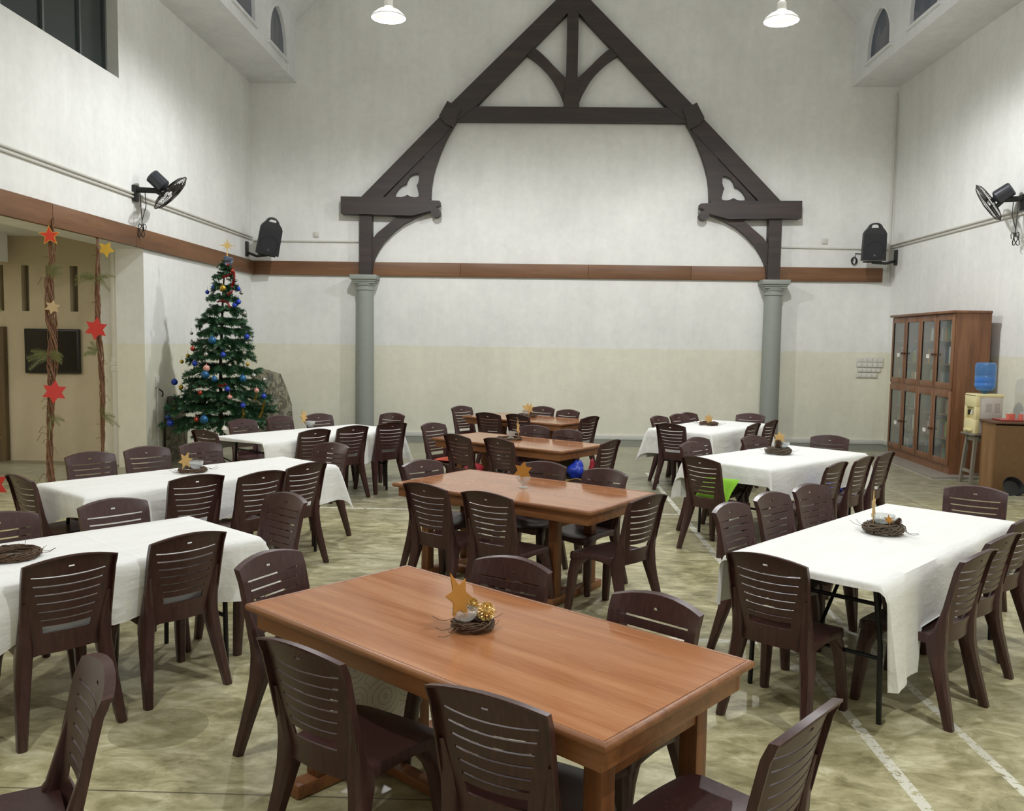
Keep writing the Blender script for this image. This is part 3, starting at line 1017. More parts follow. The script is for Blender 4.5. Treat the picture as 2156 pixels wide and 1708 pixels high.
# ------------------------------------------------------------------ moulded plastic chairs
def chair_back_mesh():
    rows = [.400, .452, .500, .535, .560, .568, .601, .609, .643, .651, .685, .693, .727, .735, .770, .778, .815, .824, .845, .862, .874]
    slots = {(.500, .535), (.560, .568), (.601, .609), (.643, .651), (.685, .693), (.727, .735), (.770, .778)}

    def a_(z):
        return .52 + (.80 - .52) * min(1, max(0, (z - .515) / (.775 - .515)))

    def hw(z):
        return .199 + (.206 - .199) * min(1, (z - .40) / .44)

    def yb(z):
        t_ = (z - .45) / .42
        return -.188 - .082 * t_ - .012 * t_ * t_ if t_ > 0 else -.188

    def P(u, z):
        k = min(1, max(0, (z - .775) / (.874 - .775)))
        zz = z + (1 - k) * .012 * u * u * (1 if z > .53 else 0) - k * .034 * abs(u) ** 2.0
        return Vector((u * hw(z), yb(z) - .032 * (1 - u * u), zz))
    mb = MB()
    n = None
    for z in rows:
        a = a_(z)
        us = [-1, -.93, -a, -.72 * a, -.42 * a, -.065, .065, .42 * a, .72 * a, a, .93, 1]
        if z > .80:
            a = .80
            us = [-1, -.93, -.80, -.6, -.34, -.065, .065, .34, .6, .80, .93, 1]
        n = len(us)
        mb.v += [P(u, z) for u in us]
    fs = []
    for i in range(len(rows) - 1):
        slot = (rows[i], rows[i + 1]) in slots
        for j in range(n - 1):
            if slot and 2 <= j <= 8:
                continue
            if rows[i] == .815 and j == 5:
                continue
            fs.append((i * n + j, i * n + j + 1, (i + 1) * n + j + 1, (i + 1) * n + j))
    mb.f = fs
    # rim turned to the rear along both sides and the top
    m = len(rows)
    edge = [i * n for i in range(m)] + [(m - 1) * n + j for j in range(1, n)] + [i * n + n - 1 for i in range(m - 2, -1, -1)]
    base = len(mb.v)
    for q in edge:
        v = mb.v[q]
        low = min(1.0, max(0.0, (v.z - .44) / .1))
        mb.v.append(Vector((v.x * 1.012, v.y - .030 * (.5 + .5 * low), v.z + (.004 if v.z > .82 else 0))))
    for i in range(len(edge) - 1):
        mb.f.append((edge[i], edge[i + 1], base + i + 1, base + i))
    return mb.mesh('backrest', M_CHAIR, 40, solid=.007)


def chair_seat_mesh():
    mb = MB()
    nx, ny = 10, 10
    for j in range(ny + 1):
        v = j / ny
        for i in range(nx + 1):
            u = 2 * i / nx - 1
            y = -.205 + .435 * v
            w = .190 + .028 * v - .03 * max(0, (v - .82) / .18) ** 2 * 1.2
            fr = max(0, (v - .78) / .22)
            z = .440 - .014 * (1 - u * u) * sin(pi * min(1, v * .95)) - .016 * fr * fr + .004 * abs(u) ** 3
            mb.v.append(Vector((u * w, y - .02 * (u * u) * fr, z)))
    n = nx + 1
    for j in range(ny):
        for i in range(nx):
            mb.f.append((j * n + i, j * n + i + 1, (j + 1) * n + i + 1, (j + 1) * n + i))
    per = [i for i in range(n)] + [j * n + nx for j in range(1, ny + 1)] + [ny * n + i for i in range(nx - 1, -1, -1)] + [j * n for j in range(ny - 1, 0, -1)]
    prev = per
    for dz, sc in ((-.008, 1.022), (-.050, 1.030)):
        base = len(mb.v)
        for q in per:
            v = mb.v[q]
            # arched lower edge between the legs
            lift = 0.0
            if dz < -.02:
                lift = .016 * (1 - min(1, abs(v.y - .01) / .15) ** 2) if abs(v.x) > .15 else .018 * (1 - (v.x / .15) ** 2)
            mb.v.append(Vector((v.x * sc, (v.y - .01) * sc + .01, v.z + dz + lift)))
        cur = list(range(base, base + len(per)))
        for k in range(len(per)):
            l = (k + 1) % len(per)
            mb.f.append((prev[k], prev[l], cur[l], cur[k]))
        prev = cur
    return mb.mesh('seat', M_CHAIR, 40, solid=.006)


def leg_mesh(front, s):
    if front:
        sec = [(.418, .178, .120, .055, .150), (.385, .184, .140, .056, .112), (.345, .190, .160, .056, .084), (.29, .196, .176, .054, .068), (.15, .206, .192, .049, .056), (.006, .216, .206, .042, .046), (0, .216, .206, .038, .042)]
    else:
        sec = [(.66, .190, -.243, .020, .016), (.56, .183, -.218, .044, .032), (.46, .176, -.200, .061, .062), (.415, .176, -.184, .067, .098), (.36, .182, -.190, .067, .086), (.28, .191, -.209, .062, .070), (.15, .206, -.243, .053, .056), (.006, .222, -.281, .043, .046), (0, .222, -.281, .039, .042)]
    rings = []
    for z, x, y, wx, wy in sec:
        c = .22
        r = []
        for px, py in ((-.5, -.5 + c), (-.5 + c, -.5), (.5 - c, -.5), (.5, -.5 + c), (.5, .5 - c), (.5 - c, .5), (-.5 + c, .5), (-.5, .5 - c)):
            r.append((s * (x + px * wx), y + py * wy, z))
        rings.append(r)
    return MB().loft(rings[::-1]).mesh('leg', M_CHAIR, 40)


CH = thing('plastic_chair', 'maroon moulded plastic chair', 'chair', (0, 0, -5))
for nm, me in [('seat', chair_seat_mesh()), ('backrest', chair_back_mesh())] + [('leg', leg_mesh(f, s)) for f in (1, 0) for s in (-1, 1)]:
    o = bpy.data.objects.new(nm, me)
    COL.objects.link(o)
    o.parent = CH

# midpoint between the two top corners of each backrest, direction faced, what tells it apart
T = {'A': 'front left white-clothed table', 'B': 'middle left white-clothed table', 'C': 'rear left white-clothed table', 'D': 'rearmost brown table',
     'E': 'third brown table from the front', 'F': 'front brown table', 'G': 'second brown table from the front', 'H': 'front right white-clothed table',
     'I': 'middle right white-clothed table', 'J': 'rear right white-clothed table'}
CHAIRS = [
    ('A', -2.15, 3.88, 138, 'left of two near-side chairs at'),
    ('A', -1.796, 4.359, 141, 'right of two near-side chairs at'),
    ('A', -2.98, 4.68, -42, 'far-side chair cut by left picture edge at'),
    ('A', -2.56, 5.15, -42, 'right of two far-side chairs at'),
    ('A', -1.62, 5.46, 232, 'chair at the right end of'),
    ('B', -3.68, 6.06, 54, 'chair at the left end of'),
    ('B', -3.79, 7.23, -40, 'leftmost far-side chair at'),
    ('B', -3.5, 7.67, -42, 'middle far-side chair at'),
    ('B', -3.16, 8.05, -44, 'rightmost far-side chair at'),
    ('B', -2.49, 6.22, 136, 'leftmost near-side chair at'),
    ('B', -2.08, 6.45, 143, 'middle near-side chair at'),
    ('B', -1.87, 6.92, 147, 'rightmost near-side chair at'),
    ('B', -1.97, 8.19, 244, 'chair at the right end of'),
    ('C', -3.58, 9.25, 58, 'chair at the left end of'),
    ('C', -3.58, 10.45, -33, 'leftmost far-side chair at'),
    ('C', -3.29, 11.01, -33, 'middle far-side chair at'),
    ('C', -2.87, 11.38, -42, 'rightmost far-side chair at'),
    ('C', -1.97, 11.69, 240, 'chair at the right end of'),
    ('C', -2.47, 9.51, 140, 'leftmost near-side chair at'),
    ('C', -2.142, 9.972, 134, 'middle near-side chair at'),
    ('C', -1.766, 10.464, 132, 'rightmost near-side chair at'),
    ('D', -1.12, 13.15, -42, 'chair at the left end of'),
    ('D', -0.66, 12.11, 58, 'left near-side chair at'),
    ('D', -0.24, 11.93, 50, 'right near-side chair at'),
    ('D', 0.09, 13.32, 240, 'left far-side chair at'),
    ('D', 0.461, 12.782, 230, 'right far-side chair at'),
    ('D', 0.72, 11.79, 142, 'chair at the right end of'),
    ('E', -1.22, 10.38, -36, 'chair at the left end of'),
    ('E', -0.83, 9.24, 46, 'left near-side chair at'),
    ('E', -0.37, 8.94, 48, 'right near-side chair at'),
    ('E', -0.03, 10.27, 240, 'left far-side chair at'),
    ('E', 0.36, 9.86, 232, 'right far-side chair at'),
    ('E', 0.76, 8.96, 148, 'chair at the right end of'),
    ('G', -0.922, 7.118, -42, 'chair at the left end of'),
    ('G', -0.76, 6.04, 53, 'left near-side chair at'),
    ('G', -0.31, 5.75, 57, 'right near-side chair at'),
    ('G', 0.06, 7.146, 245, 'left far-side chair at'),
    ('G', 0.541, 6.803, 230, 'right far-side chair at'),
    ('G', 0.74, 5.74, 138, 'chair at the right end of'),
    ('F', -1.21, 3.93, -26, 'chair at the left end of'),
    ('F', -0.111, 3.909, 238, 'left far-side chair at'),
    ('F', 0.474, 3.375, 229, 'right far-side chair at'),
    ('F', -0.76, 2.81, 56, 'left near-side chair at'),
    ('F', -0.12, 2.46, 62, 'right near-side chair at'),
    ('F', 0.75, 2.37, 139, 'chair at the right end of'),
    ('Z', -1.35, 2.52, 215, ''),
    ('H', 1.14, 4.17, 50, 'chair at the near end of'),
    ('H', 1.26, 5.42, -42, 'nearest left-side chair at'),
    ('H', 1.63, 5.85, -46, 'middle left-side chair at'),
    ('H', 2.01, 6.23, -51, 'farthest left-side chair at'),
    ('H', 2.21, 4.34, 133, 'nearest right-side chair at'),
    ('H', 2.55, 4.75, 131, 'middle right-side chair at'),
    ('H', 2.97, 5.27, 130, 'farthest right-side chair at'),
    ('H', 3.18, 6.28, 238, 'chair at the far end of'),
    ('I', 1.49, 7.72, 42, 'green-cushioned chair at the near end of'),
    ('I', 1.61, 8.8, -43, 'nearest left-side chair at'),
    ('I', 1.76, 9.27, -43, 'middle left-side chair at'),
    ('I', 2.42, 9.53, -53, 'farthest left-side chair at'),
    ('I', 2.61, 7.56, 139, 'nearest right-side chair at'),
    ('I', 3.0, 7.98, 139, 'middle right-side chair at'),
    ('I', 3.36, 8.38, 140, 'farthest right-side chair at'),
    ('I', 3.28, 9.71, 240, 'chair at the far end of'),
    ('J', 1.71, 10.91, 52, 'chair at the near end of'),
    ('J', 1.72, 11.94, -41, 'nearest left-side chair at'),
    ('J', 2.06, 12.331, -47, 'middle left-side chair at'),
    ('J', 2.24, 12.62, -44, 'farthest left-side chair at'),
    ('J', 2.78, 11.15, 146, 'nearest right-side chair at'),
    ('J', 3.15, 11.68, 145, 'farthest right-side chair at'),
    ('J', 3.11, 12.62, 244, 'chair at the far end of')]
SEATS = {}
for i, (tb, x, y, f, lab) in enumerate(CHAIRS):
    c = CH if i == 0 else copy_tree(CH)
    a = radians(f)
    c.location = (x + .272 * cos(a), y + .272 * sin(a), 0)
    c.rotation_euler = (0, 0, a - pi / 2)
    if tb == 'Z':
        c['label'] = 'maroon plastic chair facing left, cut by the bottom left corner of the picture'
        c['group'] = 'single chair at the lower left'
    else:
        c['label'] = ('maroon plastic ' + lab if lab.startswith('chair') or lab.startswith('green') else 'maroon plastic chair, ' + lab.replace('chairs', 'ones').replace('chair', 'one')) + ' the ' + T[tb]
        c['group'] = 'chairs around the ' + T[tb]
    SEATS[(tb, lab)] = c

# ------------------------------------------------------------------ wooden tables
def rect_loops(a, b, steps):
    """rings of a rectangle, each step (outset, z)"""
    return [[(-a - d, -b - d, z), (a + d, -b - d, z), (a + d, b + d, z), (-a - d, b + d, z)] for d, z in steps]


def wood_table(key, label, cx, cy, ang, L, W, legx, legy, groove=True):
    t_ = thing('dining_table', label, 'table', (cx, cy, 0), radians(ang), 'brown wooden tables')
    a, b = L / 2, W / 2
    MB().box((-a + .024, -b + .024, .728), (a - .024, b - .024, .760)).build('tabletop', M_TABLE, t_)
    # rounded edge moulding around the top, mitred at the corners
    rings = rect_loops(a, b, [(-.022, .728), (-.022, .7585), (-.0195, .7615), (-.012, .7625), (-.004, .760), (0, .752), (.001, .744), (-.003, .735), (-.010, .729), (-.022, .728)])
    MB().loft(rings, cap=False).build('edge_moulding', M_TABLE2, t_, smooth=50)
    ap = MB()
    for (p, q) in (((-a + .035, -b + .035, .655), (a - .035, -b + .058, .728)), ((-a + .035, b - .058, .655), (a - .035, b - .035, .728)), ((-a + .035, -b + .058, .655), (-a + .058, b - .058, .728)), ((a - .058, -b + .058, .655), (a - .035, b - .058, .728))):
        ap.rbox(p, q, .003)
    ap.build('apron', M_TABLE2, t_)
    for lx in legx:
        for s in (-1, 1):
            MB().rbox((lx - .036, s * legy - .036, .06), (lx + .036, s * legy + .036, .728), .006).build('leg', M_LEGW, t_)
        MB().rbox((lx - .04, -legy - .13, 0), (lx + .04, legy + .13, .062), .012).build('foot', M_TABLE2, t_)
        MB().rbox((lx - .03, -legy + .036, .56), (lx + .03, legy - .036, .655), .005).build('rail', M_TABLE2, t_)
    MB().rbox((legx[0] + .04, -.035, .012), (legx[1] - .04, .035, .058), .006).build('stretcher', M_TABLE2, t_)
    return t_


TAB = {'F': (-.21, 3.275, -40.3, 1.86, .90), 'G': (-.10, 6.55, -34.5, 1.80, .96), 'E': (-.215, 9.64, -36, 1.80, .86), 'D': (-.12, 12.56, -36, 1.76, .88)}
wood_table('F', 'large bare brown wooden table in the foreground', *TAB['F'], (-.65, .79), .28)
wood_table('G', 'bare brown wooden table with a glass dish, second from the front', *TAB['G'], (-.74, .47), .24)
wood_table('E', 'bare brown wooden table, third from the front', *TAB['E'], (-.62, .62), .23)
wood_table('D', 'bare brown wooden table closest to the end wall', *TAB['D'], (-.62, .62), .23)

# ------------------------------------------------------------------ folding tables under white cloths
ZT = .752


def folding_table(label, cx, cy, ang, L, W):
    t_ = thing('folding_table', label, 'table', (cx, cy, 0), radians(ang), 'folding tables under white cloths')
    a, b = L / 2, W / 2
    MB().rbox((-a, -b, ZT - .03), (a, b, ZT), .008).build('tabletop', M_TOPBOARD, t_)
    for s in (-1, 1):
        x = s * (a - .18)
        for w in (-1, 1):
            MB().tube([(x, w * (b - .10), ZT - .03), (x, w * (b - .06), .40), (x, w * (b - .05), 0)], .014, 8).build('leg', M_TUBE, t_)
        MB().tube([(x, -(b - .06), .33), (x, b - .06, .33)], .011, 8).tube([(x, -(b - .08), .60), (x, b - .08, .60)], .011, 8).build('crossbar', M_TUBE, t_)
        MB().tube([(x, 0, .33), (x - s * .42, 0, ZT - .03)], .010, 8).build('brace', M_TUBE, t_)
    return t_


def table_cloth(key, label, cx, cy, ang, L, W, hang, seed, corner=1.0):
    """hang: dict of (start, end) drop for -x, +x, -y, +y sides; the cloth is one draped sheet"""
    rnd = random.Random(seed)
    a, b = L / 2 + .004, W / 2 + .004
    NX, NY, M_ = 34, 14, 12
    R = .014

    def axis(h0, h1, half, n):
        s = []
        for k in range(M_, 0, -1):
            s.append((-half, k / M_, -1))
        for k in range(n + 1):
            s.append((-half + 2 * half * k / n, 0, 0))
        for k in range(1, M_ + 1):
            s.append((half, k / M_, 1))
        return s
    us = axis(0, 0, a, NX)
    vs_ = axis(0, 0, b, NY)
    ph = [rnd.uniform(0, 6.28) for _ in range(12)]

    def drop(side, t_):
        h0, h1 = hang[side]
        q = t_ * t_ * (3 - 2 * t_)
        return h0 + (h1 - h0) * q

    def fall(d):
        if d < R * pi / 2:
            return R * sin(d / R), R * (1 - cos(d / R))
        return R, R + d - R * pi / 2
    mb = MB()
    for (v, dv, sv) in vs_:
        for (u, du, su) in us:
            tu = (u + a) / (2 * a)
            tv = (v + b) / (2 * b)
            z0 = ZT + .004 + .0012 * sin(5.1 * u + ph[0]) * sin(4.3 * v + ph[1])
            if su == 0 and sv == 0:
                mb.v.append(Vector((u, v, z0)))
                continue
            hx = drop('-x' if su < 0 else '+x', tv) * du if su else 0
            hy = drop('-y' if sv < 0 else '+y', tu) * dv if sv else 0
            if su and not sv:
                o, f = fall(hx)
                wv = .020 * (hx / .35) * (sin(9 * v + ph[2]) + .5 * sin(21 * v + ph[3]))
                o2 = o + .010 * min(1, hx / .1) + .05 * hx + max(-.008, wv)
                mb.v.append(Vector((u + su * o2, v, z0 - f - .012 * (hx / .35) * sin(6 * v + ph[4]))))
            elif sv and not su:
                o, f = fall(hy)
                wv = .022 * (hy / .35) * (sin(6.2 * u + ph[5]) + .5 * sin(15 * u + ph[6]) + .3 * sin(31 * u + ph[9]))
                o2 = o + .010 * min(1, hy / .1) + .05 * hy + max(-.008, wv)
                mb.v.append(Vector((u, v + sv * o2, z0 - f - .014 * (hy / .35) * sin(4.3 * u + ph[7]))))
            else:
                r = hypot(hx, hy)
                an = atan2(hy, hx)
                o, f = fall(r)
                fl = sin(2 * an)
                o2 = o + (.010 * min(1, r / .1) + .05 * r) + .26 * corner * r * fl ** 1.5
                # keep a fold on either side of the hanging corner
                pinch = .05 * corner * r * sin(4 * an)
                dx, dy = cos(an), sin(an)
                mb.v.append(Vector((u + su * (dx * o2 - dy * pinch), v + sv * (dy * o2 + dx * pinch), z0 - f * (1 - .06 * fl))))
    n = len(us)
    for j in range(len(vs_) - 1):
        for i in range(n - 1):
            mb.f.append((j * n + i, j * n + i + 1, (j + 1) * n + i + 1, (j + 1) * n + i))
    # the cloth gives way to the chairs pushed in under the table
    MT = Matrix.Translation((cx, cy, 0)) @ Matrix.Rotation(radians(ang), 4, 'Z')
    for (tb, lb), c in SEATS.items():
        if tb != key:
            continue
        MC = Matrix.Translation(c.location) @ Matrix.Rotation(c.rotation_euler.z, 4, 'Z')
        A = MC.inverted() @ MT
        Bk = A.inverted()
        for i, v in enumerate(mb.v):
            if v.z > ZT - .012:
                continue
            q = A @ v
            if abs(q.x) < .34 and -.50 < q.y < .24 and q.z < .90:
                t_ = max(0, (q.z - .45) / .42)
                yf = -.188 - .082 * t_ - .012 * t_ * t_ + .022
                k = 1 if abs(q.x) < .225 else max(0, 1 - (abs(q.x) - .225) / .115)
                k = k * k * (3 - 2 * k)
                if q.y < yf:
                    q.y += (yf - q.y) * k
                if q.z < .458 and abs(q.x) < .21 and q.y > -.2:
                    q.z = .458
                w = Bk @ q
                mb.v[i] = w
    o = mb.build('tablecloth', M_CLOTH, None, (cx, cy, 0), radians(ang), smooth=60)
    return tag(o, label, 'tablecloth', 'white tablecloths')


WT = {'A': (-2.553, 4.208, 49.5, 2.15, .81), 'B': (-2.755, 6.96, 52, 2.18, .78), 'C': (-2.65, 10.2, 53, 2.02, .86), 'H': (2.085, 5.135, 47, 2.15, .81), 'I': (2.47, 8.80, 44, 1.86, .92), 'J': (2.395, 11.87, 53, 1.82, .88)}
HANG = {'A': {'-x': (.2, .2), '+x': (.34, .30), '-y': (.32, .33), '+y': (.22, .22)},
        'B': {'-x': (.16, .30), '+x': (.30, .26), '-y': (.33, .32), '+y': (.2, .2)},
        'C': {'-x': (.03, .05), '+x': (.30, .25), '-y': (.40, .38), '+y': (.16, .16)},
        'H': {'-x': (.045, .045), '+x': (.2, .2), '-y': (.52, .30), '+y': (.30, .26)},
        'I': {'-x': (.17, .20), '+x': (.2, .2), '-y': (.38, .36), '+y': (.40, .24)},
        'J': {'-x': (.30, .34), '+x': (.2, .2), '-y': (.40, .36), '+y': (.40, .22)}}
for i, k in enumerate('ABCHIJ'):
    pos = {'A': 'front left', 'B': 'middle left', 'C': 'rear left', 'H': 'front right', 'I': 'middle right', 'J': 'rear right'}[k]
    folding_table('dark folding table hidden under the %s white tablecloth' % pos, *WT[k])
    table_cloth(k, 'white cotton tablecloth draped over the %s folding table' % pos, *WT[k], HANG[k], 11 + i)
# ------------------------------------------------------------------ centrepieces on the tables
def nest_mesh(R, r, n, seed, loose=10):
    rnd = random.Random(seed)
    mb = MB()
    for k in range(n):
        a0 = rnd.uniform(0, 2 * pi)
        span = rnd.uniform(1.2, 3.6)
        off = rnd.uniform(0, 2 * pi)
        q = sqrt(rnd.random()) * r
        pts = []
        for i in range(9):
            a = a0 + span * i / 8
            w = off + i * rnd.uniform(.2, .6)
            rr = R + q * cos(w)
            pts.append((rr * cos(a), rr * sin(a), max(.003, r * .75 + q * .8 * sin(w))))
        mb.tube(pts, rnd.uniform(.0016, .0036), 4)
    for k in range(loose):
        a = rnd.uniform(0, 2 * pi)
        l = rnd.uniform(.03, .10)
        p0 = Vector((R * cos(a), R * sin(a), r * .6))
        d = Vector((cos(a + rnd.uniform(-.9, .9)), sin(a + rnd.uniform(-.9, .9)), rnd.uniform(-.15, .25)))
        pts = [p0 + d * (l + r) * i / 4 + Vector((0, 0, .008 * sin(i * 1.9))) for i in range(5)]
        for p in pts:
            p.z = max(.003, p.z)
        mb.tube(pts, .0013, 4)
    return mb


def star_pts(n, R, r, rot=0.0, ratio=None):
    pts = []
    for k in range(2 * n):
        a = rot + pi * k / n + pi / 2
        q = R if k % 2 == 0 else r
        if ratio and k == 0:
            q *= ratio
        pts.append((q * cos(a), q * sin(a)))
    return pts


def star(name, label, cat, loc, n, R, r, th, mat, yaw, tilt=0.0, roll=0.0, group=None, rim=None, ratio=None, lean=0.0):
    M = Matrix.Rotation(yaw, 4, 'Z') @ Matrix.Rotation(tilt, 4, 'X') @ Matrix.Rotation(roll, 4, 'Y')
    if rim:
        o = thing(name, label, cat, loc, 0, group)
        MB().plate(star_pts(n, R, r, 0, ratio), -th / 2, th / 2, (), M).build('star_edge', rim, o, smooth=0)
        MB().plate(star_pts(n, R * .86, r * .86, 0, ratio), -th / 2 - .002, th / 2 + .002, (), M).build('star_face', mat, o, smooth=0)
        return o
    o = MB().plate(star_pts(n, R, r, 0, ratio), -th / 2, th / 2, (), M).build(name, mat, None, loc, smooth=0)
    return tag(o, label, cat, group)


def glass_bowl(label, loc, R, h, foot=.0, grp='glass dishes on the tables'):
    prof = []
    if foot:
        prof += [(.0001, 0), (R * .62, 0), (R * .62, .004), (R * .2, .012), (R * .16, foot)]
    else:
        prof += [(.0001, 0), (R * .3, 0)]
    for i in range(1, 9):
        a = i / 8
        prof.append((R * (.3 + .7 * sin(a * pi / 2)), foot + h * (1 - cos(a * pi / 2)) * .9 + h * .1 * a))
    inner = [(max(.0001, p[0] - .003), p[1] + .002) for p in prof[-8:]]
    prof += inner[::-1] + [(.0001, foot + .006)]
    o = MB().lathe(prof, 24, cap=False).build('glass_dish', M_GLASS, None, loc)
    return tag(o, label, 'glass dish', grp)


def pine_cone(label, loc, R, mat, tilt, grp):
    mb = MB()
    M0 = Matrix.Rotation(tilt[0], 4, 'X') @ Matrix.Rotation(tilt[1], 4, 'Y')
    mb.add([M0 @ v for v in MB().sphere((0, 0, 0), R * .62, 10, 6, (1, 1, 1.15)).v], MB().sphere((0, 0, 0), R * .62, 10, 6).f)
    k = 0
    for row in range(8):
        th = pi * (row + .6) / 8.2
        n = max(3, int(11 * sin(th)))
        for i in range(n):
            a = 2 * pi * (i + .5 * (row % 2)) / n
            d = Vector((sin(th) * cos(a), sin(th) * sin(a), cos(th)))
            sx = Vector((-sin(a), cos(a), 0))
            upv = d.cross(sx)
            c = d * R * .95
            c.z *= 1.12
            w = R * .24
            root = d * R * .5
            tip = c + upv * R * -.12
            vs = [root - sx * w * .3, root + sx * w * .3, c + sx * w, tip + d * R * .06, c - sx * w, c - upv * R * .10]
            vs = [M0 @ q for q in vs]
            mb.add(vs, [(0, 1, 2, 3), (0, 3, 4), (0, 5, 1), (1, 5, 2), (0, 4, 5), (2, 5, 4, 3)])
    o = mb.build('pine_cone', mat, None, (loc[0], loc[1], loc[2] + R * .8), smooth=0)
    return tag(o, label, 'pine cone', grp)


Z1T = .763
GN = 'twig nests on the tables'
GS = 'card stars on the tables'


def nest(label, x, y, z, R, r, n, seed, mat=M_TWIG, loose=12):
    return tag(nest_mesh(R, r, n, seed, loose).build('twig_nest', mat, None, (x, y, z)), label, 'nest', GN)


# front brown table
fx, fy = -.232, 3.285
nest('twig nest on the foreground brown table holding gold cones', fx, fy, Z1T, .063, .026, 90, 1)
glass_bowl('clear glass dish in the nest on the foreground brown table', (fx - .030, fy - .022, Z1T + .036), .052, .045, 0)
star('table_star', 'gold card star leaning in the dish on the foreground brown table', 'star', (fx - .052, fy - .012, Z1T + .125), 6, .086, .046, .004, M_GOLDCARD, radians(60), radians(-16), radians(-14), GS, None, 1.2)
pine_cone('large gold pine cone on the nest of the foreground brown table', (fx + .052, fy - .004, Z1T + .04), .036, M_GOLD, (.3, .2), 'gold pine cones')
pine_cone('small gold pine cone behind the glass dish of the foreground brown table', (fx - .005, fy + .058, Z1T + .055), .026, M_GOLD, (.8, .1), 'gold pine cones')
# second brown table
gx, gy = -.087, 6.556
glass_bowl('footed glass dish on the second brown table', (gx, gy, Z1T), .055, .055, .03)
star('table_star', 'gold card star standing in the footed dish on the second brown table', 'star', (gx - .005, gy, Z1T + .125), 6, .076, .042, .004, M_GOLDCARD, radians(-10), radians(-8), radians(6), GS)
# third brown table
ex, ey = -.30, 9.78
nest('flat twig nest on the third brown table from the front', ex, ey, Z1T, .13, .018, 70, 3)
glass_bowl('clear glass dish on the third brown table from the front', (ex + .02, ey, Z1T + .02), .055, .055, .015)
star('table_star', 'gold card star seen edge-on on the third brown table', 'star', (ex + .10, ey, Z1T + .13), 6, .10, .045, .004, M_PALEGOLD, radians(80), radians(-5), radians(12), GS)
# rearmost brown table
dx_, dy_ = -.13, 12.72
nest('twig nest on the brown table closest to the end wall', dx_, dy_, Z1T, .12, .03, 60, 4)
glass_bowl('clear glass dish on the brown table closest to the end wall', (dx_ - .02, dy_, Z1T + .03), .06, .06, .015)
star('table_star', 'pale gold star on the brown table closest to the end wall', 'star', (dx_, dy_ - .02, Z1T + .13), 5, .085, .04, .02, M_PALEGOLD, radians(10), radians(-10), radians(8), GS)
star('table_star', 'pale gold star lying low on the rearmost brown table', 'star', (dx_ + .04, dy_ - .05, Z1T + .12), 6, .09, .04, .01, M_PALEGOLD, radians(-50), radians(-15), 0, GS)
# white tables
ZC = ZT + .007
nest('large round twig nest on the front left white tablecloth', -2.62, 4.20, ZC, .115, .026, 120, 5)
bx, by = -2.84, 7.033
nest('thin twig nest on the middle left white tablecloth', bx, by, ZC, .10, .022, 55, 6)
glass_bowl('white glass cup in the nest on the middle left white tablecloth', (bx + .03, by, ZC + .02), .06, .06, .01)
star('table_star', 'gold star leaning on the cup on the middle left tablecloth', 'star', (bx - .045, by - .03, ZC + .095), 6, .075, .036, .004, M_PALEGOLD, radians(-18), radians(-12), radians(14), GS)
c_ = glass_bowl('small white cup on the rear left white tablecloth', (-2.85, 10.82, ZC), .065, .06, .01)
star('table_star', 'pale wood-coloured star seen edge-on on the rear left tablecloth', 'star', (-2.93, 10.80, ZC + .12), 6, .10, .045, .01, M_PALEGOLD, radians(78), radians(-6), radians(-16), GS)
hx, hy = 2.105, 5.20
nest('thick woven twig wreath on the front right white tablecloth', hx, hy, ZC, .085, .042, 150, 8, M_TWIGG, 8)
glass_bowl('shallow clear glass bowl in the wreath on the front right tablecloth', (hx + .0, hy + .02, ZC + .055), .07, .05, 0)
star('table_star', 'tall gold star seen from its edge in the front right wreath', 'star', (hx - .065, hy + .005, ZC + .150), 6, .095, .045, .004, M_PALEGOLD, radians(62), radians(-2), radians(4), GS, None, 1.1)
star('table_star', 'tiny gold star tucked in the front right wreath', 'star', (hx + .005, hy - .055, ZC + .09), 6, .030, .012, .01, M_GOLDCARD, radians(0), radians(-20), 0, GS)
pine_cone('small brown cone on the front right wreath', (hx + .075, hy - .02, ZC + .058), .022, M_BROWN_CONE, (.2, .4), 'brown cones on the wreaths')
ix, iy = 2.50, 8.93
nest('thick twig wreath on the middle right white tablecloth', ix, iy, ZC, .095, .045, 120, 9, M_TWIGG, 12)
star('table_star', 'gold six-pointed star above the wreath on the middle right tablecloth', 'star', (ix + .01, iy, ZC + .165), 6, .068, .038, .005, M_PALEGOLD, radians(8), radians(-4), 0, GS)
pine_cone('brown cone in the wreath on the middle right white tablecloth', (ix - .01, iy - .03, ZC + .07), .042, M_BROWN_CONE, (.3, 0), 'brown cones on the wreaths')
glass_bowl('clear glass dish in the wreath on the middle right tablecloth', (ix + .07, iy + .01, ZC + .06), .05, .05, .01)
jx, jy = 2.386, 11.98
nest('flat twig wreath on the rear right white tablecloth', jx, jy, ZC, .11, .03, 80, 10)
star('table_star', 'gold six-pointed star on the wreath of the rear right tablecloth', 'star', (jx, jy, ZC + .085), 6, .070, .040, .005, M_PALEGOLD, radians(6), radians(-6), radians(8), GS)

# ------------------------------------------------------------------ things left on and under the chairs
def seat_of(key):
    c = SEATS[key]
    return c.location.copy(), c.rotation_euler.z


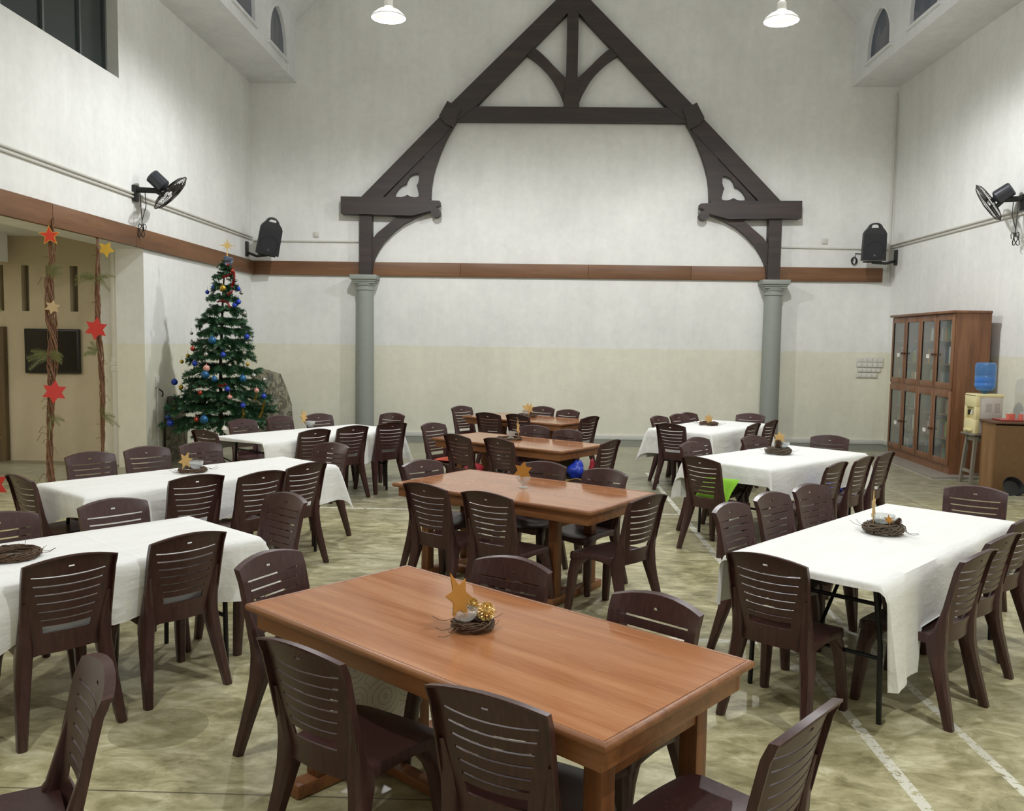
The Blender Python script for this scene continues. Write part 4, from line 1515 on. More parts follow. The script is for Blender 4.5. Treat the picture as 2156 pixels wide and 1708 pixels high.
def cushion(name, label, cat, key, dx, dy, size, thick, mat, tilt, puff=1.0):
    loc, rz = seat_of(key)
    mb = MB()
    n = 10
    vs = []
    for side in (1, -1):
        for j in range(n + 1):
            for i in range(n + 1):
                u = 2 * i / n - 1
                v = 2 * j / n - 1
                k = max(0, (1 - u ** 4) * (1 - v ** 4)) ** .5
                pin = 1 - .10 * (abs(u) * abs(v)) * 0 - .07 * (1 - abs(u * v))
                vs.append((u * size[0] / 2 * pin, v * size[1] / 2 * pin, side * thick / 2 * k * (1 + .08 * sin(5 * u + 2) * sin(4 * v))))
    m = (n + 1) * (n + 1)
    fs = []
    for s0 in (0, m):
        for j in range(n):
            for i in range(n):
                a = s0 + j * (n + 1) + i
                fs.append((a, a + 1, a + n + 2, a + n + 1))
    M = Matrix.Translation((dx, dy, 0)) @ Matrix.Rotation(tilt, 4, 'X')
    vs = [M @ Vector(v) for v in vs]
    low = min(v.z for v in vs)
    mb.add([(v.x, v.y, v.z - low) for v in vs], fs)
    o = mb.build(name, mat, None, (loc.x, loc.y, .434), rz, smooth=60)
    return tag(o, label, cat)


cushion('cushion', 'bright lime green cushion on the chair at the near end of middle right table', 'cushion', ('I', 'green-cushioned chair at the near end of'), 0.0, -.055, (.37, .30), .11, M_LIME, radians(48))
cushion('cushion', 'orange red cushion on the left end chair of the third brown table', 'cushion', ('E', 'chair at the left end of'), 0, .02, (.34, .34), .05, M_CORAL, radians(2))
# blue plastic bag and red cloth on the right end chair of the third brown table
loc, rz = seat_of(('E', 'chair at the right end of'))


def blob(name, label, cat, loc, rz, sz, mat, seed, z0):
    rnd = random.Random(seed)
    bm = bmesh.new()
    bmesh.ops.create_icosphere(bm, subdivisions=3, radius=1)
    ph = [rnd.uniform(0, 6.28) for _ in range(6)]
    for v in bm.verts:
        c = v.co
        k = 1 + .10 * sin(17 * c.z + 9 * c.x + ph[5]) * sin(13 * c.y + ph[1]) + .16 * sin(3.1 * c.x + ph[0]) * sin(2.7 * c.y + ph[1]) + .12 * sin(5.3 * c.z + ph[2] + 2 * c.x) + .07 * sin(9 * c.y + ph[3]) * sin(8 * c.x + ph[4])
        v.co = Vector((c.x * sz[0] * k, c.y * sz[1] * k, c.z * sz[2] * k))
    low = min(v.co.z for v in bm.verts)
    for v in bm.verts:
        v.co.z = max(v.co.z - low - sz[2] * .12, 0)
    me = bpy.data.meshes.new(name)
    bm.to_mesh(me)
    bm.free()
    me.materials.append(mat)
    me.shade_smooth()
    o = bpy.data.objects.new(name, me)
    COL.objects.link(o)
    o.location = (loc[0], loc[1], z0)
    o.rotation_euler.z = rz
    return tag(o, label, cat)


blob('plastic_bag', 'crumpled shiny blue plastic bag on the right end chair of third brown table', 'bag', (loc.x - .10, loc.y - .02, 0), rz, (.10, .085, .10), M_BLUEBAG, 3, .434)
blob('red_cloth', 'small red cloth bundle beside the blue bag on the chair', 'cloth', (loc.x + .07, loc.y - .09, 0), rz, (.035, .04, .10), M_REDBAG, 4, .434)
blob('white_cloth', 'crumpled white cloth on the chair at the left end of the front table', 'cloth', (-.965, 3.79, 0), .3, (.10, .08, .10), M_CLOTH, 5, .434)
blob('pink_cloth', 'small folded red cloth on the left far-side chair of the third table', 'cloth', (-.66, 9.33, 0), .3, (.12, .10, .05), M_REDBAG, 6, .434)
loc5, rz5 = seat_of(('I', 'middle right-side chair at'))
blob('blue_cloth', 'small blue cloth on the middle right-side chair of the middle right table', 'cloth', (loc5.x, loc5.y, 0), rz5, (.09, .09, .08), M_BLUEBAG, 9, .434)
# pale sack under the third brown table
o = blob('sack', 'dull olive sack standing under the third brown table', 'bag', (.33, 9.25, 0), .4, (.26, .16, .32), M_OLIVE, 8, 0)
# coil of straw rope on the floor between the second and third tables
mb = MB()
rnd = random.Random(5)
for k in range(7):
    R = rnd.uniform(.17, .24)
    a0 = rnd.uniform(0, 6)
    mb.tube([(R * cos(a0 + 2 * pi * i / 24) + rnd.uniform(-.006, .006), R * .9 * sin(a0 + 2 * pi * i / 24) + .01 * k - .03, .012 + .018 * k + .02 * sin(3 * 2 * pi * i / 24 + k) + (.02 if k else 0)) for i in range(24)], .008, 6, True)
loc2, rz2 = seat_of(('E', 'chair at the right end of'))
o = mb.build('rope_coil', M_ROPE, None, (loc2.x - .16, loc2.y - .36, .0), rz2)
tag(o, 'loose coil of straw rope on the floor beside the third brown table', 'rope')
bk = thing('wicker_basket', 'round wicker basket on the floor holding the coil of rope', 'basket', (loc2.x - .16, loc2.y - .36, 0))
o.location.z = .30
bmk = MB()
for k in range(15):
    z = .012 + k * .02
    R = .16 + .06 * k / 14
    bmk.tube([((R + .006 * (-1) ** (i + k)) * cos(2 * pi * i / 28), (R + .006 * (-1) ** (i + k)) * sin(2 * pi * i / 28), z) for i in range(28)], .010, 5, True)
bmk.lathe([(.0001, .006), (.16, .006), (.16, .012), (.0001, .014)], 28)
bmk.build('basket_body', M_ROPE, bk)
# patterned cloth hung over the end rail of the front table
mb = MB()
pts = []
prof = [(.052, .16), (.050, .25), (.047, .35), (.044, .45), (.040, .55), (.037, .63), (.032, .660), (.0, .664), (-.032, .660), (-.037, .63), (-.041, .55), (-.045, .45), (-.048, .36)]
for j, (x, z) in enumerate(prof):
    for i in range(15):
        u = i / 14 * 2 - 1
        k = max(0, .62 - z) / .5
        pts.append((-.65 + x + (.016 * sin(7 * u) + .008 * sin(17 * u + 1)) * k, u * .238, z + .012 * sin(4 * u + 1) * k))
mb.add(pts, [(j * 15 + i, j * 15 + i + 1, (j + 1) * 15 + i + 1, (j + 1) * 15 + i) for j in range(len(prof) - 1) for i in range(14)])
o = mb.build('patterned_cloth', M_CIRCLE, None, (TAB['F'][0], TAB['F'][1], 0), radians(TAB['F'][2]), smooth=60, solid=.002)
tag(o, 'white cloth printed with circles hanging under the left end of the front table', 'cloth')

# ------------------------------------------------------------------ bookcase with glazed doors
BX, BY, BA = 6.0, 12.68, radians(90 - 2.4)
PLZ = .030
pl = thing('platform', 'low tiled platform on the floor under the bookcase', 'platform', (0, 0, 0))
Mb = Matrix.Translation((BX, BY, 0)) @ Matrix.Rotation(BA, 4, 'Z')
# local frame of the bookcase: +x runs along the front away from the camera, -y points into the room's right wall
BL, BD, BH = 2.43, .515, 2.34
MB().plate([(5.64, 12.36), (6.52, 12.44), (6.58, 15.2), (5.80, 15.0)], 0, PLZ - .010, axis=2).build('platform_base', M_WHITE, pl)
MB().plate([(5.63, 12.35), (6.53, 12.43), (6.59, 15.21), (5.79, 15.01)], PLZ - .010, PLZ, axis=2).build('tile_top', simple('grey_tile', srgb(140, 134, 124), 0.4, 0, 0.2, 6), pl)

bc = thing('bookcase', 'tall brown wooden bookcase with eight glazed doors against the right wall', 'bookcase', (BX, BY, PLZ), BA)
t2 = .022
cs = MB()
cs.box((0, -BD, 0), (t2, -.02, BH)).box((BL - t2, -BD, 0), (BL, -.02, BH)).box((t2, -BD, 0), (BL - t2, -BD + .012, BH)).box((BL / 2 - t2, -BD + .012, .14), (BL / 2 + t2, -.022, BH - .03))
cs.box((t2, -BD + .012, BH - .03), (BL - t2, -.02, BH)).box((t2, -BD + .012, .12), (BL - t2, -.02, .14)).box((t2, -BD + .012, 1.20), (BL - t2, -.004, 1.245))
cs.build('carcass', M_CASE, bc)
MB().rbox((-.03, -BD, BH), (BL + .03, .045, BH + .04), .012).build('cornice', M_CASE, bc)
MB().box((t2, -.05, 0), (BL - t2, -.02, .12)).build('plinth', M_CASE, bc)
levels = {0: [.14, .50, .85], 1: [1.245, 1.60, 1.95]}
for tier in (0, 1):
    for z in levels[tier][1:]:
        for h in (0, 1):
            MB().box((t2 + h * (BL / 2), -BD + .012, z - .018), (BL / 2 - t2 + h * (BL / 2), -.06, z)).build('shelf', M_CASE, bc)
dw = BL / 4
for tier, (z0, z1) in enumerate([(.125, 1.205), (1.24, BH - .006)]):
    for k in range(4):
        x0, x1 = k * dw + .006, (k + 1) * dw - .006
        d = MB()
        s_ = .075
        d.rbox((x0, -.02, z0), (x0 + s_, .004, z1), .004).rbox((x1 - s_, -.02, z0), (x1, .004, z1), .004)
        d.rbox((x0 + s_, -.02, z0), (x1 - s_, .004, z0 + .09), .004).rbox((x0 + s_, -.02, z1 - .09), (x1 - s_, .004, z1), .004)
        dd = d.build('door', M_CASE, bc)
        MB().box((x0 + s_ - .004, -.012, z0 + .086), (x1 - s_ + .004, -.008, z1 - .086)).build('pane', M_PANE, dd)
        kx = x1 - .035 if k % 2 == 0 else x0 + .035
        MK = Matrix.Translation((kx, .004, (z0 + z1) / 2 - .05)) @ Matrix.Rotation(-pi / 2, 4, 'X')
        MB().lathe([(.010, 0), (.010, .015), (.022, .025), (.022, .035), (.001, .045)], 14, MK).build('knob', M_KNOB, dd)
        if k in (1, 3):  # a small paper slip inside the pane
            MB().box((x0 + .24, -.0085, (z0 + z1) / 2 - .13 + .02 * tier), (x0 + .36, -.0075, (z0 + z1) / 2 - .07 + .02 * tier)).build('paper_slip', M_PAPER, dd)
# books, each its own thing
rnd = random.Random(21)
bproto = {}


def book_mesh(ci, w, h, d):
    key = (ci, w, h)
    if key not in bproto:
        mb = MB().box((0, -d, 0), (w, 0, h))
        bproto[key] = mb.mesh('book', BOOKM[ci], 0)
    return bproto[key]


NB = 0
shelf_names = {(0, 0): 'bottom', (0, 1): 'second lowest', (0, 2): 'third lowest', (1, 0): 'third highest', (1, 1): 'second highest', (1, 2): 'topmost'}
for tier in (0, 1):
    for li, z in enumerate(levels[tier]):
        for half in (0, 1):
            x = t2 * 2 + half * (BL / 2) + .01
            end = (half + 1) * BL / 2 - t2 - .06
            if tier == 1 and li == 2 and half == 1:
                end = x + .22
            while x < end:
                w = rnd.choice([.035, .045, .055, .065])
                h = rnd.choice([.19, .215, .235, .26])
                if rnd.random() < .06:
                    x += rnd.uniform(.04, .12)
                    continue
                o = bpy.data.objects.new('book', book_mesh(rnd.randrange(10), w, h, .17))
                COL.objects.link(o)
                lx, ly = x, -.10 - rnd.uniform(0, .05)
                p = Mb @ Vector((lx, ly, 0))
                o.location = (p.x, p.y, PLZ + z + .001)
                o.rotation_euler = (0, 0, BA)
                sh = 'book on the %s bookcase shelf, %s half' % (shelf_names[(tier, li)], ('nearer' if half == 0 else 'farther'))
                tag(o, sh, 'book', 'books on the %s shelf, %s half' % (shelf_names[(tier, li)], ('nearer' if half == 0 else 'farther')))
                NB += 1
                x += w + .002

# ------------------------------------------------------------------ water cooler on its stool, counter, tray
st = thing('stool', 'grey worn wooden stool carrying the water cooler', 'stool', (6.16, 12.07, 0))
MB().rbox((-.21, -.17, .68), (.21, .17, .705), .006).build('stool_top', M_STOOLW, st)
for sx in (-1, 1):
    for sy in (-1, 1):
        MB().loft([[(sx * .19 + a * .02, sy * .145 + b * .02, 0) for a, b in ((-1, -1), (1, -1), (1, 1), (-1, 1))], [(sx * .135 + a * .022, sy * .11 + b * .022, .68) for a, b in ((-1, -1), (1, -1), (1, 1), (-1, 1))]]).build('leg', M_STOOLW, st)
ap = MB()
ap.box((-.14, -.125, .60), (.14, -.10, .68)).box((-.14, .10, .60), (.14, .125, .68)).box((-.15, -.11, .60), (-.125, .11, .68)).box((.125, -.11, .60), (.15, .11, .68))
ap.build('apron', M_STOOLW, st)
MB().box((-.185, -.15, .12), (.185, -.12, .16)).box((-.19, -.14, .16), (-.16, .14, .20)).box((.16, -.14, .16), (.19, .14, .20)).build('rung', M_STOOLW, st)

wc = thing('water_cooler', 'cream tabletop water cooler on the stool beside the bookcase', 'water cooler', (6.165, 12.07, .705))
body = MB()
body.rbox((-.13, -.155, 0), (.185, .155, .53), .02)
body.build('housing', M_GREYP, wc)
fr = MB()
fr.rbox((-.185, -.16, 0), (-.125, .16, .20), .012).rbox((-.185, -.16, .36), (-.125, .16, .535), .012).rbox((-.185, -.16, .19), (-.125, -.10, .37), .008).rbox((-.185, .10, .19), (-.125, .16, .37), .008)
fr.rbox((-.14, -.12, .18), (-.128, .12, .38), .003)
fr.rbox((-.185, -.162, .50), (.195, .162, .545), .016)
fr.build('front_panel', M_CREAM, wc)
for yy in (-.05, .04):
    MB().rbox((-.19, yy - .012, .29), (-.135, yy + .012, .32), .004).rbox((-.19, yy - .010, .25), (-.165, yy + .010, .30), .003).build('tap', M_WHITE if yy < 0 else M_BLACK, wc)
MB().rbox((-.215, -.10, .03), (-.185, .10, .06), .006).build('drip_tray', M_CREAM, wc)
vt = MB()
for k in range(7):
    vt.box((-.05, -.1575, .30 + k * .018), (.03, -.154, .306 + k * .018)).box((.07, -.1575, .30 + k * .018), (.14, -.154, .306 + k * .018))
vt.build('vent_slots', simple('vent_shadow_grey', srgb(150, 140, 134), .6), wc)

wb = thing('water_bottle', 'large blue water bottle upturned on the cooler', 'bottle', (6.165, 12.07, 1.25))
R = .132
prof = [(.03, 0), (.045, .03), (R * .72, .045), (R * .95, .085), (R, .10), (R, .135), (R * .96, .145), (R * .96, .152), (R, .162), (R, .24), (R * .96, .25), (R * .96, .258), (R, .27), (R, .38), (R * .95, .41), (R * .8, .425), (.0001, .43)]
MB().lathe(prof, 32).build('bottle_shell', M_BOTTLE, wb)
MB().lathe([(.025, .02), (R * .68, .05), (R * .92, .09), (R * .955, .11), (R * .93, .15), (R * .955, .17), (R * .955, .228), (.0001, .229)], 32).build('water', M_WATER, wb)

ctn = thing('counter', 'plain plywood counter cabinet at the right picture edge', 'cabinet', (6.32, 11.60, 0), radians(-8))
MB().box((-.30, -.20, 0), (-.28, .24, .89)).box((.27, -.20, 0), (.29, .24, .89)).box((-.28, .22, 0), (.27, .24, .89)).build('side_panel', M_PLY, ctn)
MB().box((-.28, -.20, .0), (.27, -.185, .87)).build('front_panel', simple('dark_plywood', srgb(112, 82, 50), 0.6, 0, 0.2, 20), ctn)
MB().rbox((-.325, -.225, .89), (.305, .265, .915), .006).build('counter_top', simple('dark_edge_board', srgb(92, 62, 42), 0.5), ctn)

ty = thing('tray', 'pink plastic tray on top of the plywood counter', 'tray', (6.33, 11.62, .915), radians(-4))
MB().rbox((-.20, -.14, 0), (.20, .14, .008), .003).build('tray_base', M_PINK, ty)
MB().loft(rect_loops(.20, .14, [(-.012, .006), (.006, .024), (.012, .024), (-.002, .0)]), cap=False).build('tray_rim', M_PINK, ty)
for k, (px, py, r_) in enumerate([(-.08, -.03, .034), (0.0, .02, .034), (.07, -.05, .034)]):
    g_ = MB().lathe([(r_ * .7, .0), (r_, .085), (r_ - .003, .085), (r_ * .7 - .003, .004), (.0001, .004)], 18).build('tumbler', simple('red_printed_glass', srgb(214, 120, 104), 0.25, 0, 0.5, 45), None, (6.33 + px, 11.62 + py, .925))
    tag(g_, ['left red printed tumbler on the pink tray', 'middle red printed tumbler on the pink tray', 'right red printed tumbler on the pink tray'][k], 'glass', 'printed tumblers on the tray')
g_ = MB().lathe([(.034, .0), (.036, .11), (.033, .11), (.031, .004), (.0001, .004)], 18).build('tumbler', M_GLASS, None, (6.33 + .15, 11.66, .925))
tag(g_, 'tall clear glass at the right end of the pink tray', 'glass')

# black pan lying on the floor in front of the counter
pn = thing('black_pan', 'black round pan with handle leaning on the floor before the counter', 'pan', (6.12, 11.10, 0))
Mp = Matrix.Translation((0, .06, .10)) @ Matrix.Rotation(radians(62), 4, 'X')
MB().lathe([(.0001, -.03), (.10, -.03), (.13, .03), (.135, .03), (.105, -.036), (.0001, -.036)], 28, Mp).build('pan_bowl', M_BLACK, pn)
MB().tube([(.10, .0, .05), (.20, -.03, .035), (.34, -.06, .03)], .018, 8).build('handle', M_BLACK, pn)
# ------------------------------------------------------------------ Christmas tree
TX, TY = -4.62, 12.5
tr_ = thing('christmas_tree', 'tall artificial green Christmas tree hung with baubles in the left corner', 'Christmas tree', (TX, TY, 0))
MB().tube([(0, 0, .03), (.01, 0, 1.5), (.06, 0, 2.6), (.10, 0, 3.02)], [.030, .024, .014, .008], 8).build('stem', M_TRUNK, tr_)
sb = MB()
for k in range(4):
    a = pi / 4 + pi / 2 * k
    sb.tube([(0, 0, .12), (.16 * cos(a), .16 * sin(a), .03), (.30 * cos(a), .30 * sin(a), .012)], .012, 6)
sb.build('stand', M_TRUNK, tr_)
rnd = random.Random(12)


def brush(mb, a, b, r, step=.011, k=6):
    """one bottle-brush twig: a wire with thin needles all round it"""
    a, b = Vector(a), Vector(b)
    d = b - a
    L = d.length
    d.normalize()
    nx = d.orthogonal().normalized()
    ny = d.cross(nx)
    n = max(3, int(L / step))
    for i in range(n):
        p = a + d * (L * i / n)
        for j in range(k):
            an = rnd.uniform(0, 2 * pi)
            o = nx * cos(an) + ny * sin(an)
            t_ = nx * -sin(an) + ny * cos(an)
            tip = p + (o * .86 + d * .55) * r * rnd.uniform(.75, 1.1)
            w = .0055
            q = len(mb.v)
            mb.v += [p - t_ * w, p + t_ * w, tip + t_ * w * .35, tip - t_ * w * .35]
            mb.f.append((q, q + 1, q + 2, q + 3))


def tree_R(z):
    return .83 * (3.12 - z) / 2.5 + .02


tiers = [.60, .78, .97, 1.16, 1.36, 1.55, 1.72, 1.89, 2.05, 2.21, 2.38, 2.54, 2.69, 2.82]
for ti, z in enumerate(tiers):
    mb = MB()
    R = tree_R(z) * rnd.uniform(.93, 1.06)
    n = max(6, int(11 - ti * .35))
    a0 = rnd.uniform(0, 6)
    cx = .10 * max(0, (z - .6) / 2.4)
    for k in range(n):
        a = a0 + 2 * pi * k / n + rnd.uniform(-.16, .16)
        l = R * rnd.uniform(.80, 1.04)
        p0 = Vector((cx, 0, z + .06))
        dirv = Vector((cos(a), sin(a), 0))
        p1 = p0 + dirv * l * .55 + Vector((0, 0, rnd.uniform(-.02, .06)))
        p2 = p0 + dirv * l + Vector((0, 0, rnd.uniform(-.16, -.02) * (.4 + R)))
        nr = .034 + .014 * min(1, R / .6)
        mb.tube([p0, p1, p2], .005, 4)
        brush(mb, p0 + dirv * l * .18, p1, nr)
        brush(mb, p1, p2, nr)
        side = Vector((-sin(a), cos(a), 0))
        for q, f in ((.30, .42), (.46, .40), (.62, .34), (.80, .22)):
            for s in (-1, 1):
                b0 = p0.lerp(p1, q / .55) if q < .55 else p1.lerp(p2, (q - .55) / .45)
                ln = l * f * rnd.uniform(.7, 1.15)
                b1 = b0 + (dirv * .75 + side * s * .75) * ln + Vector((0, 0, rnd.uniform(-.10, .05) * (.3 + R)))
                rr = sqrt((b1.x - cx) ** 2 + b1.y ** 2)
                if b1.x + TX < XL + .05:
                    b1.x = XL + .05 - TX
                brush(mb, b0, b1, nr)
    for v in mb.v:
        if v.x + TX < XL + .02:
            v.x = XL + .02 - TX
    mb.build('branch_tier', M_NEEDLE, tr_, smooth=0)
mb = MB()
for k in range(7):
    a = 2 * pi * k / 7
    brush(mb, (.10, 0, 2.84), (.10 + .05 * cos(a), .05 * sin(a), 2.98), .03)
brush(mb, (.10, 0, 2.80), (.10, 0, 3.02), .04, .008, 8)
mb.build('branch_tier', M_NEEDLE, tr_, smooth=0)

# eight-pointed star on the tip
ts = MB()
pts = star_pts(4, .115, .022)
ts.plate(pts, -.008, .008)
ts.plate([(x * cos(pi / 4) - z * sin(pi / 4), x * sin(pi / 4) + z * cos(pi / 4)) for x, z in star_pts(4, .075, .02)], -.006, .006)
ts.tube([(0, 0, -.20), (0, 0, -.02)], .006, 6)
tag(ts.build('tree_star', M_GOLD, None, (-4.49, 12.48, 3.19), radians(20), smooth=0), 'thin gold eight-pointed star on the tip of the Christmas tree', 'star')

BAUBLES = [
    ('blue', -4.648, 12.351, 2.582, 0.026),
    ('blue', -4.795, 12.5, 2.519, 0.026),
    ('blue', -4.286, 12.347, 2.378, 0.032),
    ('blue', -4.328, 12.302, 2.326, 0.03),
    ('blue', -4.14, 12.26, 1.882, 0.033),
    ('blue', -4.405, 12.038, 1.624, 0.034),
    ('blue', -4.816, 12.058, 1.496, 0.035),
    ('blue', -4.308, 11.921, 1.15, 0.034),
    ('blue', -4.107, 11.968, 0.92, 0.034),
    ('blue', -3.874, 12.17, 1.042, 0.033),
    ('blue', -5.295, 12.5, 1.206, 0.041),
    ('blue', -5.289, 12.249, 0.716, 0.034),
    ('blue', -5.186, 12.075, 0.641, 0.043),
    ('blue', -4.328, 12.474, 2.568, 0.027),
    ('teal', -4.624, 11.938, 1.345, 0.049),
    ('teal', -4.487, 11.916, 1.287, 0.037),
    ('teal', -4.142, 12.08, 1.292, 0.045),
    ('teal', -4.571, 11.74, 0.734, 0.051),
    ('teal', -4.572, 12.082, 1.823, 0.048),
    ('gold', -4.498, 12.313, 2.568, 0.04),
    ('gold', -5.182, 12.5, 1.506, 0.025),
    ('gold', -5.047, 12.132, 1.153, 0.029),
    ('gold', -5.166, 12.167, 0.847, 0.02),
    ('gold', -5.052, 12.398, 1.595, 0.025),
    ('gold', -4.108, 12.19, 1.491, 0.021),
    ('silver', -4.296, 12.5, 2.517, 0.025),
    ('silver', -4.218, 12.394, 2.215, 0.032),
    ('silver', -4.643, 12.03, 1.625, 0.029),
    ('silver', -4.159, 12.201, 1.652, 0.026),
    ('silver', -4.031, 12.205, 1.332, 0.031),
    ('silver', -3.929, 12.359, 1.269, 0.028),
    ('silver', -4.909, 11.99, 1.147, 0.028),
    ('silver', -4.992, 12.01, 1.021, 0.025),
    ('silver', -5.035, 12.5, 1.92, 0.021),
    ('silver', -4.576, 12.414, 2.862, 0.025),
    ('silver', -4.44, 12.369, 2.717, 0.025),
    ('silver', -4.363, 12.466, 2.69, 0.021),
    ('red', -4.465, 12.427, 2.918, 0.027),
    ('red', -4.68, 11.75, 0.731, 0.029),
    ('red', -4.67, 11.866, 1.095, 0.027),
    ('red', -4.406, 12.449, 2.824, 0.027),
    ('red', -4.907, 12.218, 1.7, 0.03),
    ('striped', -4.614, 11.964, 1.434, 0.041),
    ('striped', -4.267, 11.903, 1.039, 0.03),
    ('striped', -3.979, 12.181, 1.12, 0.031),
    ('purple', -5.222, 12.299, 0.982, 0.021),
    ('white', -4.294, 11.754, 0.622, 0.03),
    ('white', -3.93, 12.031, 0.619, 0.022)]
cells = {}
for c, x, y, z, r in BAUBLES:
    lv = 'lowest' if z < .85 else 'lower' if z < 1.35 else 'middle' if z < 1.95 else 'upper' if z < 2.6 else 'topmost'
    sd = 'left' if x < TX - .18 + .05 * z else 'right' if x > TX + .18 + .05 * z else 'centre'
    cells.setdefault((c, lv, sd), []).append((x, y, z, r))
SIZE = {'teal': 'large dappled teal', 'striped': 'red and white striped', 'red': 'coppery red', 'white': 'white bell-shaped', 'purple': 'small purple', 'gold': 'shiny gold', 'silver': 'shiny silver', 'blue': 'glossy blue'}
for (c, lv, sd), lst in cells.items():
    lst.sort(key=lambda q: -q[2])
    for i, (x, y, z, r) in enumerate(lst):
        r *= 1.15
        mb = MB()
        if c == 'white':
            mb.lathe([(.0001, r * .9), (r * .5, r * .75), (r * .9, 0), (r * 1.15, -r * .6), (r * .9, -r * .6), (.0001, -r * .4)], 14)
        else:
            mb.sphere((0, 0, 0), r, 18, 10)
        mb.lathe([(r * .22, r * .95), (r * .22, r * 1.2), (.0001, r * 1.22)], 8)
        mb.tube([(0, 0, r * 1.15), (.002, 0, r * 1.15 + .05)], .0016, 4)
        xx = max(x, XL + r + .02)
        o = mb.build('bauble', M_BAUBLE[c], None, (xx, y, z))
        words = ['highest', 'second highest', 'third highest', 'fourth highest', 'fifth highest']
        rank = '' if len(lst) == 1 else ', lowest of that kind there' if i == len(lst) - 1 else ', %s of that kind there' % words[i]
        place = {'lowest': 'bottom', 'lower': 'lower', 'middle': 'middle', 'upper': 'upper', 'topmost': 'top'}[lv]
        tag(o, '%s bauble, %s %s of the tree%s' % (SIZE[c], place, sd, rank), 'bauble', 'baubles on the Christmas tree')


def tinsel(name, label, pts, mat, r, step=.006):
    mb = MB()
    for a, b in zip(pts[:-1], pts[1:]):
        brush(mb, a, b, r, step, 7)
    return tag(mb.build(name, mat, None, smooth=0), label, 'tinsel')


M_GOLDT = simple('gold_tinsel', srgb(226, 184, 54), 0.25, 0.8, 0.2, 80)
M_REDT = simple('red_tinsel', srgb(178, 46, 48), 0.35, 0.3, 0.2, 80)
M_SILT = simple('silver_blue_tinsel', srgb(150, 168, 196), 0.25, 0.6, 0.2, 80)
tinsel('tinsel_garland', 'gold tinsel strip hanging on the lower right of the Christmas tree', [(-3.83, 12.08, .98), (-3.845, 12.05, .90), (-3.86, 12.04, .83), (-3.90, 12.03, .75)], M_GOLDT, .024)
tinsel('tinsel_garland', 'short gold foil bow above the gold tinsel strip', [(-3.935, 12.05, 1.08), (-3.95, 12.03, 1.0)], M_GOLDT, .022)
tinsel('tinsel_garland', 'gold tinsel tuft low on the tree left of the gold strip', [(-4.10, 11.95, .88), (-4.085, 11.94, .82), (-4.10, 11.94, .75)], M_GOLDT, .022)
tinsel('tinsel_garland', 'silvery blue tinsel wound around the tip of the tree', [(-4.52, 12.44, 3.0), (-4.46, 12.40, 3.01), (-4.41, 12.44, 2.99), (-4.45, 12.50, 2.96), (-4.52, 12.46, 2.94), (-4.47, 12.40, 2.93), (-4.42, 12.43, 2.92)], M_SILT, .035)
tinsel('tinsel_garland', 'red tinsel garland winding round the upper part of the tree', [(-4.55, 12.38, 2.72), (-4.46, 12.34, 2.74), (-4.36, 12.40, 2.80), (-4.40, 12.5, 2.70), (-4.36, 12.30, 2.60)], M_REDT, .022)
tinsel('tinsel_garland', 'red tinsel bow near the middle of the upper tree', [(-4.40, 12.22, 2.47), (-4.35, 12.20, 2.50), (-4.32, 12.20, 2.52)], M_REDT, .026)
tinsel('tinsel_garland', 'red tinsel strand left of the stem in the upper tree', [(-4.56, 12.24, 2.37), (-4.47, 12.24, 2.39), (-4.41, 12.26, 2.36), (-4.40, 12.3, 2.30)], M_REDT, .024)
tinsel('tinsel_garland', 'short red ribbon at the centre of the lower tree', [(-4.44, 11.92, 1.21), (-4.38, 11.91, 1.19), (-4.33, 11.92, 1.22)], M_REDT, .026)

# painted rock paper behind the tree
def rock(label, outline, y0, y1, M, seed):
    rnd2 = random.Random(seed)
    n = 12
    mb = MB()
    front = []
    zs = [q[1] for q in outline]
    z0, z1 = min(zs), max(zs)
    m = 10
    for j in range(n + 1):
        z = z0 + (z1 - z0) * j / n
        xs = []
        for (xa, za), (xb, zb) in zip(outline, outline[1:] + outline[:1]):
            if (za - z) * (zb - z) <= 0 and abs(za - zb) > 1e-6:
                xs.append(xa + (xb - xa) * (z - za) / (zb - za))
        if len(xs) < 2:
            xs = [q[0] for q in outline if abs(q[1] - z) < 1e-4] * 2
        a, b = min(xs), max(xs)
        for i in range(m + 1):
            u = i / m
            bul = sin(pi * u) * (.5 + .5 * sin(pi * j / n))
            front.append((a + (b - a) * u, y0 + (y1 - y0) * bul + rnd2.uniform(-.02, .02) * (0 < i < m), z))
    mb.add([M @ Vector(v) for v in front], [(j * (m + 1) + i, j * (m + 1) + i + 1, (j + 1) * (m + 1) + i + 1, (j + 1) * (m + 1) + i) for j in range(n) for i in range(m)])
    back = [(v[0], y0 + .03, v[2]) for v in front]
    k = len(front)
    mb.add([M @ Vector(v) for v in back], [(j * (m + 1) + i, (j + 1) * (m + 1) + i, (j + 1) * (m + 1) + i + 1, j * (m + 1) + i + 1) for j in range(n) for i in range(m)])
    o = mb.build('paper_rock', M_ROCK, None, smooth=30)
    return tag(o, label, 'paper rock', 'painted paper rocks behind the tree')


rock('tall slab of mottled grey painted paper rock behind the right of the tree', [(-5.20, 0), (-4.40, 0), (-4.45, .69), (-4.55, .99), (-4.69, 1.325), (-5.02, 1.33), (-5.20, 1.1)], 15.55, 15.35, Matrix.Identity(4), 2)
rock('creased grey paper rock against the left wall below the tree', [(0, 0), (.80, 0), (.82, .55), (.55, .95), (.16, .98), (.02, .6)], 0.0, -.06, Matrix.Translation((XL + .05, 12.60, 0)) @ Matrix.Rotation(pi / 2, 4, 'Z') @ Matrix.Rotation(0, 4, 'X'), 5)

